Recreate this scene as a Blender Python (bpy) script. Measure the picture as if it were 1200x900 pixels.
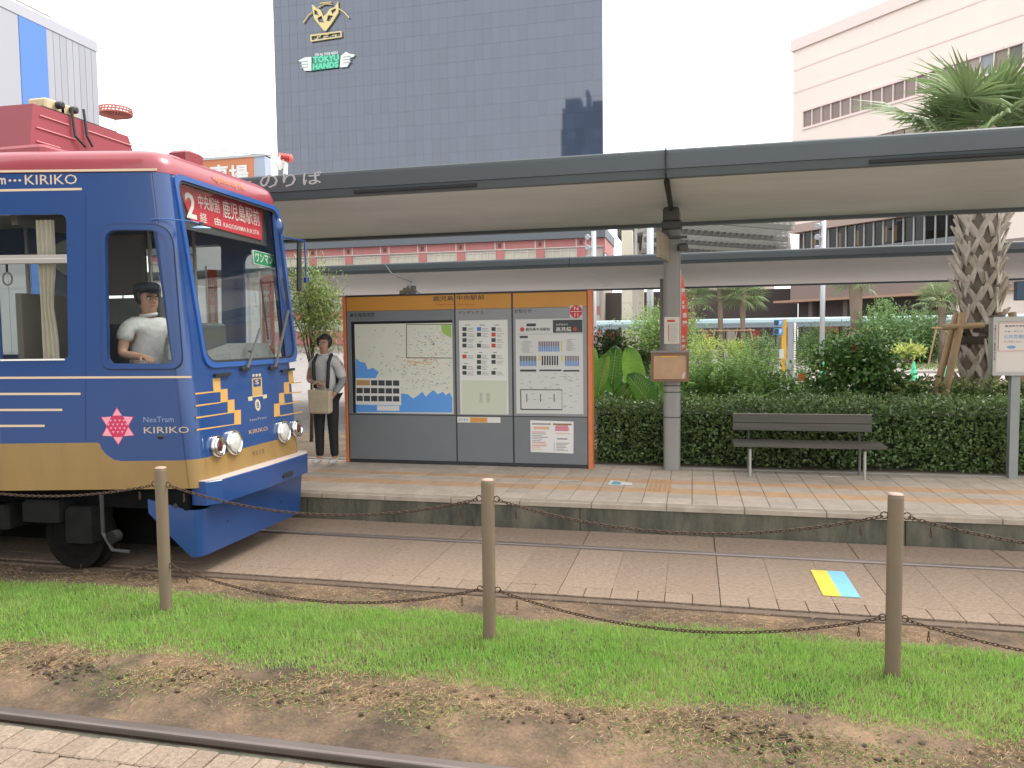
import bpy, bmesh, math, random
import numpy as np
from mathutils import Vector, Matrix
for _o in list(bpy.data.objects): bpy.data.objects.remove(_o)
S = bpy.context.scene; COL = S.collection
random.seed(7); rng = np.random.default_rng(7)
rad = math.radians

# ------------------------------------------------------------------ camera
EYE = 1.95; FOC = 902.0                     # metres above the track, focal length in photo pixels
def _n(v): v = np.array(v, float); return v/np.linalg.norm(v)
_dY = _n([212, -58, FOC]); _dX = -_n([-3840, -10, FOC]); _dX = _n(_dX-_dY*_dX.dot(_dY))
_dZ = np.cross(_dX, _dY); _dZ = -_dZ if _dZ[1] > 0 else _dZ
RM = np.array([_dX, _dY, _dZ])
cam = bpy.data.cameras.new('camera'); camo = bpy.data.objects.new('camera', cam); COL.objects.link(camo)
cam.sensor_fit = 'HORIZONTAL'; cam.sensor_width = 36; cam.lens = FOC/1200*36
cam.clip_start = .05; cam.clip_end = 3000
_m = Matrix.Identity(4)
for i in range(3):
    _m[i][0] = RM[i, 0]; _m[i][1] = -RM[i, 1]; _m[i][2] = -RM[i, 2]
_m[2][3] = EYE; camo.matrix_world = _m
S.camera = camo
# ------------------------------------------------------------------ world, sun, exposure
SUN_EL, SUN_AZ = rad(58), rad(62)           # azimuth measured from +Y towards +X
w = bpy.data.worlds.new('World'); S.world = w; w.use_nodes = True
nt = w.node_tree; bg = nt.nodes['Background']
sky = nt.nodes.new('ShaderNodeTexSky'); sky.sky_type = 'NISHITA'; sky.sun_disc = False
sky.sun_elevation = SUN_EL; sky.sun_rotation = SUN_AZ; sky.dust_density = 6; sky.air_density = 1.0
hsv = nt.nodes.new('ShaderNodeHueSaturation'); hsv.inputs['Saturation'].default_value = .16
mixc = nt.nodes.new('ShaderNodeMixRGB'); mixc.inputs[0].default_value = .7
mixc.inputs[2].default_value = (9.6, 9.7, 9.8, 1)      # the even cloud layer over the whole sky
nt.links.new(sky.outputs[0], hsv.inputs['Color']); nt.links.new(hsv.outputs[0], mixc.inputs[1])
nt.links.new(mixc.outputs[0], bg.inputs[0]); bg.inputs[1].default_value = .115
sl = bpy.data.lights.new('sun', 'SUN'); sl.energy = 1.2; sl.angle = rad(20); sl.color = (1, .95, .86)
so = bpy.data.objects.new('sun', sl); COL.objects.link(so)
_sd = Vector((math.sin(SUN_AZ)*math.cos(SUN_EL), math.cos(SUN_AZ)*math.cos(SUN_EL), math.sin(SUN_EL)))
so.rotation_euler = _sd.to_track_quat('Z', 'Y').to_euler(); so.location = (0, 0, 30)
S.view_settings.view_transform = 'Standard'; S.view_settings.look = 'None'
S.view_settings.exposure = 1.36; S.view_settings.gamma = 1; S.view_settings.use_curve_mapping = False
S.render.engine = 'CYCLES'; S.cycles.use_denoising = True; S.cycles.max_bounces = 8
S.cycles.transparent_max_bounces = 24; S.cycles.sample_clamp_indirect = 8

# ------------------------------------------------------------------ materials
MATS = {}
def mat(name, col, rough=.6, metal=0., var=.0, scale=8., bump=0., bscale=None, col2=None, coat=0., spec=.5,
        trans=0., emit=0., island=0., stretch=None, alpha=None):
    if name in MATS: return MATS[name]
    m = bpy.data.materials.new(name); m.use_nodes = True; t = m.node_tree; L = t.links.new
    b = t.nodes['Principled BSDF']; b.inputs['Roughness'].default_value = rough
    b.inputs['Metallic'].default_value = metal; b.inputs['Specular IOR Level'].default_value = spec
    if coat: b.inputs['Coat Weight'].default_value = coat; b.inputs['Coat Roughness'].default_value = .08
    c = (*col, 1); b.inputs['Base Color'].default_value = c
    out = None
    if var or bump:
        tc = t.nodes.new('ShaderNodeTexCoord'); mp = t.nodes.new('ShaderNodeMapping')
        L(tc.outputs['Object'], mp.inputs[0])
        if stretch: mp.inputs['Scale'].default_value = stretch
    if var:
        n = t.nodes.new('ShaderNodeTexNoise'); n.inputs['Scale'].default_value = scale
        n.inputs['Detail'].default_value = 8; n.inputs['Roughness'].default_value = .65
        L(mp.outputs[0], n.inputs['Vector'])
        r = t.nodes.new('ShaderNodeValToRGB'); r.color_ramp.elements[0].position = .32; r.color_ramp.elements[1].position = .7
        c2 = col2 if col2 else tuple(x*(1-var) for x in col)
        r.color_ramp.elements[0].color = (*c2, 1); r.color_ramp.elements[1].color = c
        L(n.outputs['Fac'], r.inputs[0]); out = r.outputs[0]
    if island:
        g = t.nodes.new('ShaderNodeNewGeometry'); h = t.nodes.new('ShaderNodeHueSaturation')
        mr = t.nodes.new('ShaderNodeMapRange'); mr.inputs[3].default_value = 1-island; mr.inputs[4].default_value = 1+island
        L(g.outputs['Random Per Island'], mr.inputs[0]); L(mr.outputs[0], h.inputs['Value'])
        mr2 = t.nodes.new('ShaderNodeMapRange'); mr2.inputs[3].default_value = .5-island*.05; mr2.inputs[4].default_value = .5+island*.05
        ml = t.nodes.new('ShaderNodeMath'); ml.operation = 'MULTIPLY'; ml.inputs[1].default_value = 7.31
        fr = t.nodes.new('ShaderNodeMath'); fr.operation = 'FRACT'
        L(g.outputs['Random Per Island'], ml.inputs[0]); L(ml.outputs[0], fr.inputs[0]); L(fr.outputs[0], mr2.inputs[0])
        L(mr2.outputs[0], h.inputs['Hue'])
        if out: L(out, h.inputs['Color'])
        else: h.inputs['Color'].default_value = c
        out = h.outputs[0]
    if out: L(out, b.inputs['Base Color'])
    if bump:
        n2 = t.nodes.new('ShaderNodeTexNoise'); n2.inputs['Scale'].default_value = bscale or scale*4; n2.inputs['Detail'].default_value = 6
        L(mp.outputs[0], n2.inputs['Vector'])
        bp = t.nodes.new('ShaderNodeBump'); bp.inputs['Strength'].default_value = min(1, bump); bp.inputs['Distance'].default_value = .01*max(1, bump)
        L(n2.outputs['Fac'], bp.inputs['Height']); L(bp.outputs[0], b.inputs['Normal'])
    if emit:
        b.inputs['Emission Color'].default_value = c; b.inputs['Emission Strength'].default_value = emit
    if trans:      # thin leaf: part of the light goes through
        tr = t.nodes.new('ShaderNodeBsdfTranslucent'); mx = t.nodes.new('ShaderNodeMixShader'); mx.inputs[0].default_value = trans
        if out: L(out, tr.inputs[0])
        else: tr.inputs[0].default_value = c
        o = t.nodes['Material Output']; L(b.outputs[0], mx.inputs[1]); L(tr.outputs[0], mx.inputs[2]); L(mx.outputs[0], o.inputs[0])
    MATS[name] = m; return m
def glass(name, tint=(.8, .85, .85), ior=1.5, rough=.01):
    if name in MATS: return MATS[name]
    m = bpy.data.materials.new(name); m.use_nodes = True; t = m.node_tree; L = t.links.new
    t.nodes.remove(t.nodes['Principled BSDF']); o = t.nodes['Material Output']
    tr = t.nodes.new('ShaderNodeBsdfTransparent'); tr.inputs[0].default_value = (*tint, 1)
    gl = t.nodes.new('ShaderNodeBsdfGlossy'); gl.inputs['Roughness'].default_value = rough
    fr = t.nodes.new('ShaderNodeFresnel'); fr.inputs[0].default_value = ior
    mx = t.nodes.new('ShaderNodeMixShader'); 
    ge = t.nodes.new('ShaderNodeNewGeometry'); sb_ = t.nodes.new('ShaderNodeMath'); sb_.operation = 'SUBTRACT'; sb_.inputs[0].default_value = 1
    mu = t.nodes.new('ShaderNodeMath'); mu.operation = 'MULTIPLY'      # only the outer skin of the pane mirrors
    L(ge.outputs['Backfacing'], sb_.inputs[1]); L(fr.outputs[0], mu.inputs[0]); L(sb_.outputs[0], mu.inputs[1])
    L(mu.outputs[0], mx.inputs[0]); L(tr.outputs[0], mx.inputs[1]); L(gl.outputs[0], mx.inputs[2])
    L(mx.outputs[0], o.inputs[0]); MATS[name] = m; return m

# ------------------------------------------------------------------ frames: a plane in the place, with a way from photo pixel to plane
class Fr:
    def __init__(s, o, u, v):
        s.o = Vector(o); s.u = Vector(u).normalized(); s.v = Vector(v).normalized(); s.n = s.u.cross(s.v).normalized()
    def p(s, a, b, d=0): return s.o+s.u*a+s.v*b+s.n*d
    def px(s, x, y):
        d = Vector(RM @ np.array([x-600, y-450, FOC])); o = Vector((0, 0, EYE))
        k = (s.o-o).dot(s.n)/d.dot(s.n); q = o+d*k-s.o
        return (q.dot(s.u), q.dot(s.v))
    def off(s, d): return Fr(s.o+s.n*d, s.u, s.v)
def flat(z): return Fr((0, 0, z), (1, 0, 0), (0, 1, 0))
def wall(Y): return Fr((0, Y, 0), (1, 0, 0), (0, 0, 1))
def at(x, y, Y):
    f = wall(Y); a, b = f.px(x, y); return Vector((a, Y, b))
def ground(x, y, z=0):
    f = flat(z); a, b = f.px(x, y); return Vector((a, b, z))

# ------------------------------------------------------------------ objects
ORG = {}
def root_of(o):
    while o.parent: o = o.parent
    return o
def tag(o, label=None, cat=None, group=None, kind=None):
    if label: o['label'] = label
    if cat: o['category'] = cat
    if group: o['group'] = group
    if kind: o['kind'] = kind
    return o
def thing(name, label, cat, loc=(0, 0, 0), group=None):
    o = bpy.data.objects.new(name, None); COL.objects.link(o); o.location = loc; o.empty_display_size = .2
    ORG[o] = Vector(loc); return tag(o, label, cat, group)
def link(name, me, m, parent=None, smooth=False, keep=False):
    o = bpy.data.objects.new(name, me); COL.objects.link(o)
    if m is not None:
        for x in (m if isinstance(m, (list, tuple)) else [m]): me.materials.append(x)
    if parent is not None:
        me.transform(Matrix.Translation(-ORG[root_of(parent)])); o.parent = parent
    elif not keep and len(me.vertices):
        co = np.empty(len(me.vertices)*3, np.float32); me.vertices.foreach_get('co', co); co = co.reshape(-1, 3)
        lo, hi = co.min(0), co.max(0); c = Vector(((lo[0]+hi[0])/2, (lo[1]+hi[1])/2, lo[2]))
        me.transform(Matrix.Translation(-c)); o.location = c; ORG[o] = c
    else: ORG[o] = Vector((0, 0, 0))
    if smooth: me.polygons.foreach_set('use_smooth', [True]*len(me.polygons))
    return o
def copy_tree(o, parent=None):
    c = o.copy(); COL.objects.link(c); c.parent = parent
    for ch in list(o.children): copy_tree(ch, c)
    return c
class MB:
    def __init__(s): s.v = []; s.f = []; s.mi = []
    def add(s, vs, fs, mi=0):
        k = len(s.v); s.v += [tuple(x) for x in vs]; s.f += [tuple(i+k for i in f) for f in fs]; s.mi += [mi]*len(fs); return s
    def box(s, fr, u0, u1, v0, v1, d0, d1, mi=0, ch=0.):
        if ch:
            q = [(u0+ch, v0), (u1-ch, v0), (u1, v0+ch), (u1, v1-ch), (u1-ch, v1), (u0+ch, v1), (u0, v1-ch), (u0, v0+ch)]
            return s.prism(fr, q, d0, d1, mi, ch)
        P = [fr.p(a, b, d) for d in (d0, d1) for a, b in ((u0, v0), (u1, v0), (u1, v1), (u0, v1))]
        return s.add(P, [(3, 2, 1, 0), (4, 5, 6, 7), (0, 1, 5, 4), (1, 2, 6, 5), (2, 3, 7, 6), (3, 0, 4, 7)], mi)
    def prism(s, fr, q, d0, d1, mi=0, ch=0.):
        n = len(q); L = [[fr.p(a, b, d0) for a, b in q]]
        if ch:
            ca = sum(a for a, b in q)/n; cb = sum(b for a, b in q)/n
            R = max(max(abs(a-ca) for a, b in q), 1e-6); T = max(max(abs(b-cb) for a, b in q), 1e-6)
            L.append([fr.p(a, b, d1-ch) for a, b in q])
            L.append([fr.p(ca+(a-ca)*(1-ch/R), cb+(b-cb)*(1-ch/T), d1) for a, b in q])
        else: L.append([fr.p(a, b, d1) for a, b in q])
        vs = [p for l in L for p in l]; fs = [tuple(range(n-1, -1, -1)), tuple((len(L)-1)*n+i for i in range(n))]
        for k in range(len(L)-1):
            fs += [(k*n+i, k*n+(i+1) % n, (k+1)*n+(i+1) % n, (k+1)*n+i) for i in range(n)]
        return s.add(vs, fs, mi)
    def cube(s, c, sz, mi=0, rot=None, ch=0.):
        R = Matrix.Identity(3) if rot is None else Matrix.Rotation(rot, 3, 'Z')
        return s.box(Fr(c, R @ Vector((1, 0, 0)), R @ Vector((0, 1, 0))), -sz[0]/2, sz[0]/2, -sz[1]/2, sz[1]/2, -sz[2]/2, sz[2]/2, mi, ch)
    def quad(s, pts, mi=0): return s.add(pts, [tuple(range(len(pts)))], mi)
    def tube(s, pts, r, seg=8, mi=0, cap=True, closed=False):
        pts = [Vector(p) for p in pts]; n = len(pts); rs = r if isinstance(r, (list, tuple)) else [r]*n
        vs = []; up = None
        for i, p in enumerate(pts):
            if closed: t = pts[(i+1) % n]-pts[i-1]
            else: t = pts[min(i+1, n-1)]-pts[max(i-1, 0)]
            t.normalize()
            if up is None:
                up = Vector((0, 0, 1)) if abs(t.z) < .9 else Vector((1, 0, 0))
            a = t.cross(up); 
            if a.length < 1e-4: a = t.cross(Vector((0, 1, 0)))
            a.normalize(); b = a.cross(t).normalized(); up = b
            for k in range(seg):
                th = 2*math.pi*k/seg; vs.append(p+(a*math.cos(th)+b*math.sin(th))*rs[i])
        fs = []
        for i in range(n if closed else n-1):
            j = (i+1) % n
            fs += [(i*seg+k, i*seg+(k+1) % seg, j*seg+(k+1) % seg, j*seg+k) for k in range(seg)]
        if cap and not closed: fs += [tuple(range(seg-1, -1, -1)), tuple((n-1)*seg+k for k in range(seg))]
        return s.add(vs, fs, mi)
    def lathe(s, o, axis, prof, seg=20, mi=0, cap=True):
        ax = Vector(axis).normalized(); a = ax.orthogonal().normalized(); b = ax.cross(a); o = Vector(o)
        vs = [o+ax*h+(a*math.cos(2*math.pi*k/seg)+b*math.sin(2*math.pi*k/seg))*r for r, h in prof for k in range(seg)]
        fs = [(i*seg+k, i*seg+(k+1) % seg, (i+1)*seg+(k+1) % seg, (i+1)*seg+k) for i in range(len(prof)-1) for k in range(seg)]
        if cap: fs += [tuple(range(seg-1, -1, -1)), tuple((len(prof)-1)*seg+k for k in range(seg))]
        return s.add(vs, fs, mi)
    def ball(s, c, r, sx=1, sy=1, sz=1, seg=12, ring=8, mi=0):
        c = Vector(c); vs = [c+Vector((0, 0, -r*sz))]
        for i in range(1, ring):
            ph = math.pi*i/ring-math.pi/2
            vs += [c+Vector((r*sx*math.cos(ph)*math.cos(2*math.pi*k/seg), r*sy*math.cos(ph)*math.sin(2*math.pi*k/seg), r*sz*math.sin(ph))) for k in range(seg)]
        vs.append(c+Vector((0, 0, r*sz))); N = len(vs)-1
        fs = [(0, 1+(k+1) % seg, 1+k) for k in range(seg)]
        for i in range(ring-2):
            fs += [(1+i*seg+k, 1+i*seg+(k+1) % seg, 1+(i+1)*seg+(k+1) % seg, 1+(i+1)*seg+k) for k in range(seg)]
        fs += [(N, 1+(ring-2)*seg+k, 1+(ring-2)*seg+(k+1) % seg) for k in range(seg)]
        return s.add(vs, fs, mi)
    def mesh(s, name='mesh'):
        me = bpy.data.meshes.new(name); me.from_pydata([tuple(x) for x in s.v], [], s.f)
        me.update(); return me
    def build(s, name, m, parent=None, smooth=False, keep=False):
        o = link(name, s.mesh(name), m, parent, smooth, keep)
        if any(s.mi): o.data.polygons.foreach_set('material_index', s.mi)
        if name.endswith('_print') or name in ('letters', 'print'): o['kind'] = 'stuff' if any(s.mi) or len(s.f) > 400 else None
        if o.get('kind') is None and 'kind' in o: del o['kind']
        return o
def rounded(q, r, seg=5):
    out = []; n = len(q); rs = r if isinstance(r, (list, tuple)) else [r]*n
    for i in range(n):
        p = Vector(q[i]).to_2d(); a = Vector(q[i-1]).to_2d(); b = Vector(q[(i+1) % n]).to_2d(); rr = rs[i]
        if rr <= 0: out.append(tuple(p)); continue
        da = (a-p); db = (b-p); k = min(rr, da.length*.48, db.length*.48); da.normalize(); db.normalize()
        A = p+da*k; B = p+db*k
        for j in range(seg+1):
            t = j/seg; out.append(tuple(A*(1-t)**2+p*2*t*(1-t)+B*t*t))
    return out
def plate_mesh(outer, holes, fr, d0, d1):
    """flat sheet with openings, d0..d1 along the plane's normal"""
    c = bpy.data.curves.new('sheet', 'CURVE'); c.dimensions = '2D'; c.fill_mode = 'BOTH'; c.extrude = (d1-d0)/2
    for q in [outer]+list(holes):
        sp = c.splines.new('POLY'); sp.points.add(len(q)-1); sp.use_cyclic_u = True
        for i, (a, b) in enumerate(q): sp.points[i].co = (a, b, 0, 1)
    o = bpy.data.objects.new('sheet', c); COL.objects.link(o)
    me = bpy.data.meshes.new_from_object(o.evaluated_get(bpy.context.evaluated_depsgraph_get()))
    bpy.data.objects.remove(o); bpy.data.curves.remove(c)
    T = Matrix(((fr.u.x, fr.v.x, fr.n.x, 0), (fr.u.y, fr.v.y, fr.n.y, 0), (fr.u.z, fr.v.z, fr.n.z, 0), (0, 0, 0, 1)))
    me.transform(Matrix.Translation(fr.o+fr.n*((d0+d1)/2)) @ T); return me
def plate(name, outer, holes, fr, d0, d1, m, parent=None): return link(name, plate_mesh(outer, holes, fr, d0, d1), m, parent)
TXT = {}
def text_mesh(body, bold=0.):
    if (body, bold) not in TXT:
        c = bpy.data.curves.new('letters', 'FONT'); c.body = body; c.size = 1; c.resolution_u = 2; c.offset = bold
        o = bpy.data.objects.new('letters', c); COL.objects.link(o)
        me = bpy.data.meshes.new_from_object(o.evaluated_get(bpy.context.evaluated_depsgraph_get()))
        bpy.data.objects.remove(o); bpy.data.curves.remove(c); TXT[(body, bold)] = me
    return TXT[(body, bold)]
def text_to(mb, body, fr, u0, v0, u1, v1, d, bold=.015, mi=0):
    me = text_mesh(body, bold); co = np.array([v.co[:] for v in me.vertices]); lo, hi = co.min(0), co.max(0); sz = np.maximum(hi-lo, 1e-6)
    vs = [fr.p(u0+(x-lo[0])/sz[0]*(u1-u0), v0+(y-lo[1])/sz[1]*(v1-v0), d) for x, y, _ in co]
    mb.add(vs, [tuple(p.vertices) for p in me.polygons], mi)
def lettering(name, body, fr, a, b, d, m, parent, bold=.015):
    """words filling the box whose lower-left and upper-right corners are a and b on the plane"""
    mb = MB(); text_to(mb, body, fr, a[0], a[1], b[0], b[1], d, bold); return mb.build(name, m, parent)
def pxq(fr, pts): return [fr.px(*p) for p in pts]
def arr_mesh(V, Fq, name='mesh'):
    """fast mesh from numpy: V (n,3), Fq (m,k) all faces with k corners"""
    me = bpy.data.meshes.new(name); V = np.asarray(V, np.float32); Fq = np.asarray(Fq, np.int32); m, k = Fq.shape
    me.vertices.add(len(V)); me.vertices.foreach_set('co', V.ravel())
    me.loops.add(m*k); me.loops.foreach_set('vertex_index', Fq.ravel())
    me.polygons.add(m); me.polygons.foreach_set('loop_start', np.arange(m, dtype=np.int32)*k)
    me.update(calc_edges=True); return me
def leaves(C, D, N, Ln, Wd, fold=.25):
    """leaf blades: base C, direction D, face normal N, length and width arrays"""
    C = np.asarray(C, float); n = len(C)
    D = D/np.linalg.norm(D, axis=1, keepdims=True); Sd = np.cross(D, N); Sd /= np.linalg.norm(Sd, axis=1, keepdims=True)+1e-9
    Nn = np.cross(Sd, D); Ln = np.broadcast_to(np.asarray(Ln, float), (n,))[:, None]; Wd = np.broadcast_to(np.asarray(Wd, float), (n,))[:, None]
    mid = C+D*Ln*.45
    V = np.stack([C, mid+Sd*Wd/2+Nn*Wd*fold, C+D*Ln-Nn*Ln*.08, mid-Sd*Wd/2+Nn*Wd*fold], 1).reshape(-1, 3)
    i = np.arange(n)[:, None]*4; T = np.concatenate([i+np.array([[0, 1, 2]]), i+np.array([[0, 2, 3]])], 0)
    return arr_mesh(V, T, 'leaves')
def rdir(n, up=.0):
    d = rng.normal(size=(n, 3)); d /= np.linalg.norm(d, axis=1, keepdims=True); d[:, 2] += up
    return d/np.linalg.norm(d, axis=1, keepdims=True)

# ------------------------------------------------------------------ palette
concrete = mat('concrete', (.40, .37, .33), .85, var=.35, scale=3, bump=.3, bscale=60)
conc_dark = mat('weathered_concrete', (.15, .135, .095), .9, var=.6, scale=3.2, bump=.7, bscale=30, stretch=(1.6, 1.6, .5), col2=(.045, .045, .035))
asphalt = mat('asphalt', (.26, .235, .225), .9, var=.25, scale=1.5, bump=.3, bscale=80)
def soil_material():
    m = mat('soil', (.15, .10, .06), .95, bump=1.6, bscale=26, var=.5, scale=2.4); t = m.node_tree; L = t.links.new; b = t.nodes['Principled BSDF']
    tc = t.nodes.new('ShaderNodeTexCoord'); cols = []
    def noise(sc, d, pos, c0, c1):
        n = t.nodes.new('ShaderNodeTexNoise'); n.inputs['Scale'].default_value = sc; n.inputs['Detail'].default_value = d; n.inputs['Roughness'].default_value = .7; L(tc.outputs['Object'], n.inputs['Vector'])
        r = t.nodes.new('ShaderNodeValToRGB'); r.color_ramp.elements[0].position, r.color_ramp.elements[1].position = pos; r.color_ramp.elements[0].color = (*c0, 1); r.color_ramp.elements[1].color = (*c1, 1); L(n.outputs['Fac'], r.inputs[0]); return r
    big = noise(1.3, 9, (.38, .66), (.064, .045, .029), (.25, .165, .10)); fine = noise(55, 6, (.3, .75), (.45, .45, .45), (1.25, 1.2, 1.15)); mossy = noise(2.1, 8, (.60, .70), (0, 0, 0), (.75, .75, .75))
    mu = t.nodes.new('ShaderNodeMixRGB'); mu.blend_type = 'MULTIPLY'; mu.inputs[0].default_value = .85; L(big.outputs[0], mu.inputs[1]); L(fine.outputs[0], mu.inputs[2])
    mg = t.nodes.new('ShaderNodeMixRGB'); mg.inputs[2].default_value = (.075, .085, .022, 1); L(mossy.outputs[0], mg.inputs[0]); L(mu.outputs[0], mg.inputs[1]); L(mg.outputs[0], b.inputs['Base Color']); return m
soil_m = soil_material()
slab_m = [mat('track_slab%d' % i, c, .88, var=.45, scale=38, bump=1.4, bscale=75, stretch=(.6, 1.3, 1)) for i, c in enumerate([(.30, .217, .155), (.285, .205, .147), (.315, .23, .166)])]
paver_m = [mat('paver%d' % i, c, .9, var=.45, scale=45, bump=.7, bscale=110) for i, c in enumerate([(.31, .235, .175), (.285, .21, .155), (.335, .255, .19)])]
tile_m = [mat('tile_grey%d' % i, c, .8, var=.22, scale=9, bump=.25, bscale=120) for i, c in enumerate([(.56, .465, .38), (.52, .44, .36), (.59, .49, .40)])]
otile_m = [mat('tile_orange%d' % i, c, .8, var=.2, scale=9, bump=.25, bscale=120) for i, c in enumerate([(.62, .38, .21), (.57, .365, .225), (.63, .41, .25)])]
moss = mat('moss', (.075, .10, .022), .95, var=.6, scale=14, bump=.6)
rail_top = mat('rail_steel', (.26, .215, .195), .42, .7, var=.25, scale=6, stretch=(.2, 1, 1))
rail_rust = mat('rail_rust', (.16, .10, .07), .75, .1, var=.4, scale=14, bump=.3)
dark = mat('black_void', (.012, .012, .013), .8)
steel = mat('grey_steel', (.34, .34, .34), .45, .3, var=.12, scale=3)
white_p = mat('white_paint', (.78, .77, .74), .5, var=.06)
black_p = mat('black_paint', (.02, .02, .022), .45)
# ------------------------------------------------------------------ ground, track bed and platform
b = MB(); b.box(flat(0), -260, 300, -60, 400, -1.2, -.11)
tag(b.build('ground', asphalt), 'broad grey ground beneath the tram stop and the town around it', 'ground', kind='structure')
b = MB(); b.box(flat(0), -260, 300, 11.9, 300, -.105, .15)
road = tag(b.build('road', asphalt), 'pale paved station road behind the hedge', 'road', kind='structure')
# soil bed between and beside the rails, uneven
def bumps(x, y):
    import mathutils.noise as N
    return .022*N.noise(Vector((x*2.1, y*2.6, .3)))+.016*N.noise(Vector((x*6.5, y*7.5, 1.7)))+.010*N.noise(Vector((x*17, y*19, 4)))+.007*N.noise(Vector((x*41, y*43, 8)))
def soil_strip(name, x0, x1, y0, y1, st, z0, label, edge=.12):
    nx = int((x1-x0)/st)+1; ny = int((y1-y0)/st)+1; V = []; Q = []
    for j in range(ny):
        for i in range(nx):
            x = x0+(x1-x0)*i/(nx-1); y = y0+(y1-y0)*j/(ny-1)
            k = min(1, min(y-y0, y1-y)/edge)
            V.append((x, y, z0+bumps(x, y)*k+.025*k*math.exp(-((y-4.55)/.5)**2)))
    for j in range(ny-1):
        for i in range(nx-1): Q.append((j*nx+i, j*nx+i+1, j*nx+nx+i+1, j*nx+nx+i))
    o = link(name, arr_mesh(V, Q), soil_m, smooth=True); return tag(o, label, 'soil', kind='structure')
soil_strip('soil', -8.6, 6.0, 3.285, 5.515, .035, -.012, 'bare brown soil strip between the two tram tracks')
# concrete bed under the paved track
b = MB(); b.box(flat(0), -40, 30, 5.585, 7.58, -.10, -.045); b.box(flat(0), -40, 30, 1.5, 3.215, -.10, -.045)
tag(b.build('track_bed', conc_dark), 'dark concrete bed under the paving between the rails', 'track bed', kind='structure')
def rail(y, side, label, xs=(-40, 30)):
    t = thing('rail', label, 'rail', (0, y, 0), 'tram rails'); f = Fr((0, y, 0), (0, 1, 0), (0, 0, 1))
    q = rounded([(-.035, -.03), (.035, -.03), (.035, .006), (-.035, .006)], [0, 0, .014, .014], 3)
    MB().prism(f, q, xs[0], xs[1]).build('rail_head', rail_top if y != 5.55 else mat('rail_brown', (.15, .105, .075), .6, .2, var=.35, scale=9), t)
    MB().box(f, -.012, .012, -.09, -.03, xs[0], xs[1]).build('rail_web', rail_rust, t)
    MB().box(f, side*.075-.04, side*.075+.04, -.06, -.047, xs[0], xs[1]).build('groove', dark if y != 5.55 else moss, t)
    return t
rail(6.985, -1, 'worn steel rail running along the foot of the platform')
rail(5.55, 1, 'mossy rusty rail between the grass strip and the track slabs')
rail(3.25, -1, 'thick rail in the near corner beside the brick paving')
# slabs of the far track and along the platform
trk = thing('track_paving', 'brown stone slab paving laid between the rails of the tram track', 'paving', (0, 6.27, 0)); trk['kind'] = 'structure'
def slab(parent, name, x0, x1, y0, y1, top, mats, ch=.006, thick=.05, tilt=.0025):
    z = top+random.uniform(-tilt, tilt)
    cx, cy = (x0+x1)/2, (y0+y1)/2; a, b_ = (x1-x0)/2, (y1-y0)/2; k = tilt*.6/max(a, .05)
    return MB().box(Fr((cx, cy, z), (1, 0, random.uniform(-k, k)), (0, 1, random.uniform(-k, k))), -a, a, -b_, b_, -thick, 0, ch=ch).build(name, random.choice(mats), parent)
x = -7.0; k = 0
while x < 5.4:
    g = .0045 if k % 3 == 0 else .0004
    slab(trk, 'slab', x+g, x+.4-.0006, 5.84, 6.91, 0, slab_m, .0022, tilt=.0006); x += .4; k += 1
x = -7.0
while x < 5.4:
    slab(trk, 'edge_block', x+.003, x+.2-.002, 5.640, 5.837, .0, slab_m, .003, tilt=.001); x += .2
x = -7.0
while x < 5.6:
    slab(trk, 'margin_slab', x+.003, x+1.2-.003, 7.028, 7.56, .0, slab_m, .005); x += 1.2
npv = thing('brick_paving', 'pale brick paving of the near track in the bottom left corner', 'paving', (-2.6, 2.9, 0)); npv['kind'] = 'structure'
for r in range(5):
    x = -5.4+(r % 2)*.05
    while x < .3:
        slab(npv, 'brick', x+.002, x+.108, 3.125-.182*(r+1)+.003, 3.125-.182*r-.003, .0, paver_m, .006, tilt=.003); x += .111
MB().box(flat(0), -40, 30, 7.56, 7.579, -.1, -.02).build('joint_filler', dark, trk)
# platform
HP = .28
pl = thing('platform', 'raised tram platform with pale and orange floor tiles and a stained concrete edge', 'platform', (0, 8.7, 0)); pl['kind'] = 'structure'
b = MB()
for i in range(8):
    x0 = -14+i*3.0+.9; b.box(flat(0), x0+.004, x0+2.996, 7.585, 9.4, -.1, HP-.042)
b.build('edge_wall', conc_dark, pl)
MB().box(flat(0), -16, 14, 9.4, 11.9, -.1, HP-.05).build('core', conc_dark, pl)
for i in range(18):
    x0 = -7.6+i*.98*.75
    MB().box(flat(HP), x0+.002, x0+.735-.002, 7.572, 7.70, -.05, 0, ch=.008).build('coping_stone', mat('coping', (.43, .355, .28), .85, var=.3, scale=6, bump=.4), pl)
rows = [(7.704, 7.95, 0), (7.95, 8.2, 0), (8.2, 8.46, 1), (8.46, 8.72, 0), (8.72, 8.98, 1), (8.98, 9.24, 0), (9.24, 9.49, 0), (9.49, 9.75, 0)]
PT = .245; X0 = -.005-PT*23
for r, (y0, y1, o) in enumerate(rows):
    for i in range(4, 39):
        x = X0+i*PT
        y0a = y0
        slab(pl, 'floor_tile', x+.0022, x+PT-.0022, y0a+.0022, y1-.0022, HP, otile_m if o else tile_m, .004, .045, .0012)
MB().box(flat(HP), X0-8, X0+4*PT-.003, 7.704, 9.75, -.05, -.002).build('floor_sheet', tile_m[0], pl)
MB().box(flat(HP), X0+39*PT+.003, X0+39*PT+8, 7.704, 9.75, -.05, -.002).build('floor_sheet', tile_m[0], pl)
MB().box(flat(HP), X0-8, X0+42*PT+8, 9.753, 9.86, -.05, .012, ch=.01).build('rear_kerb', concrete, pl)
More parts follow.
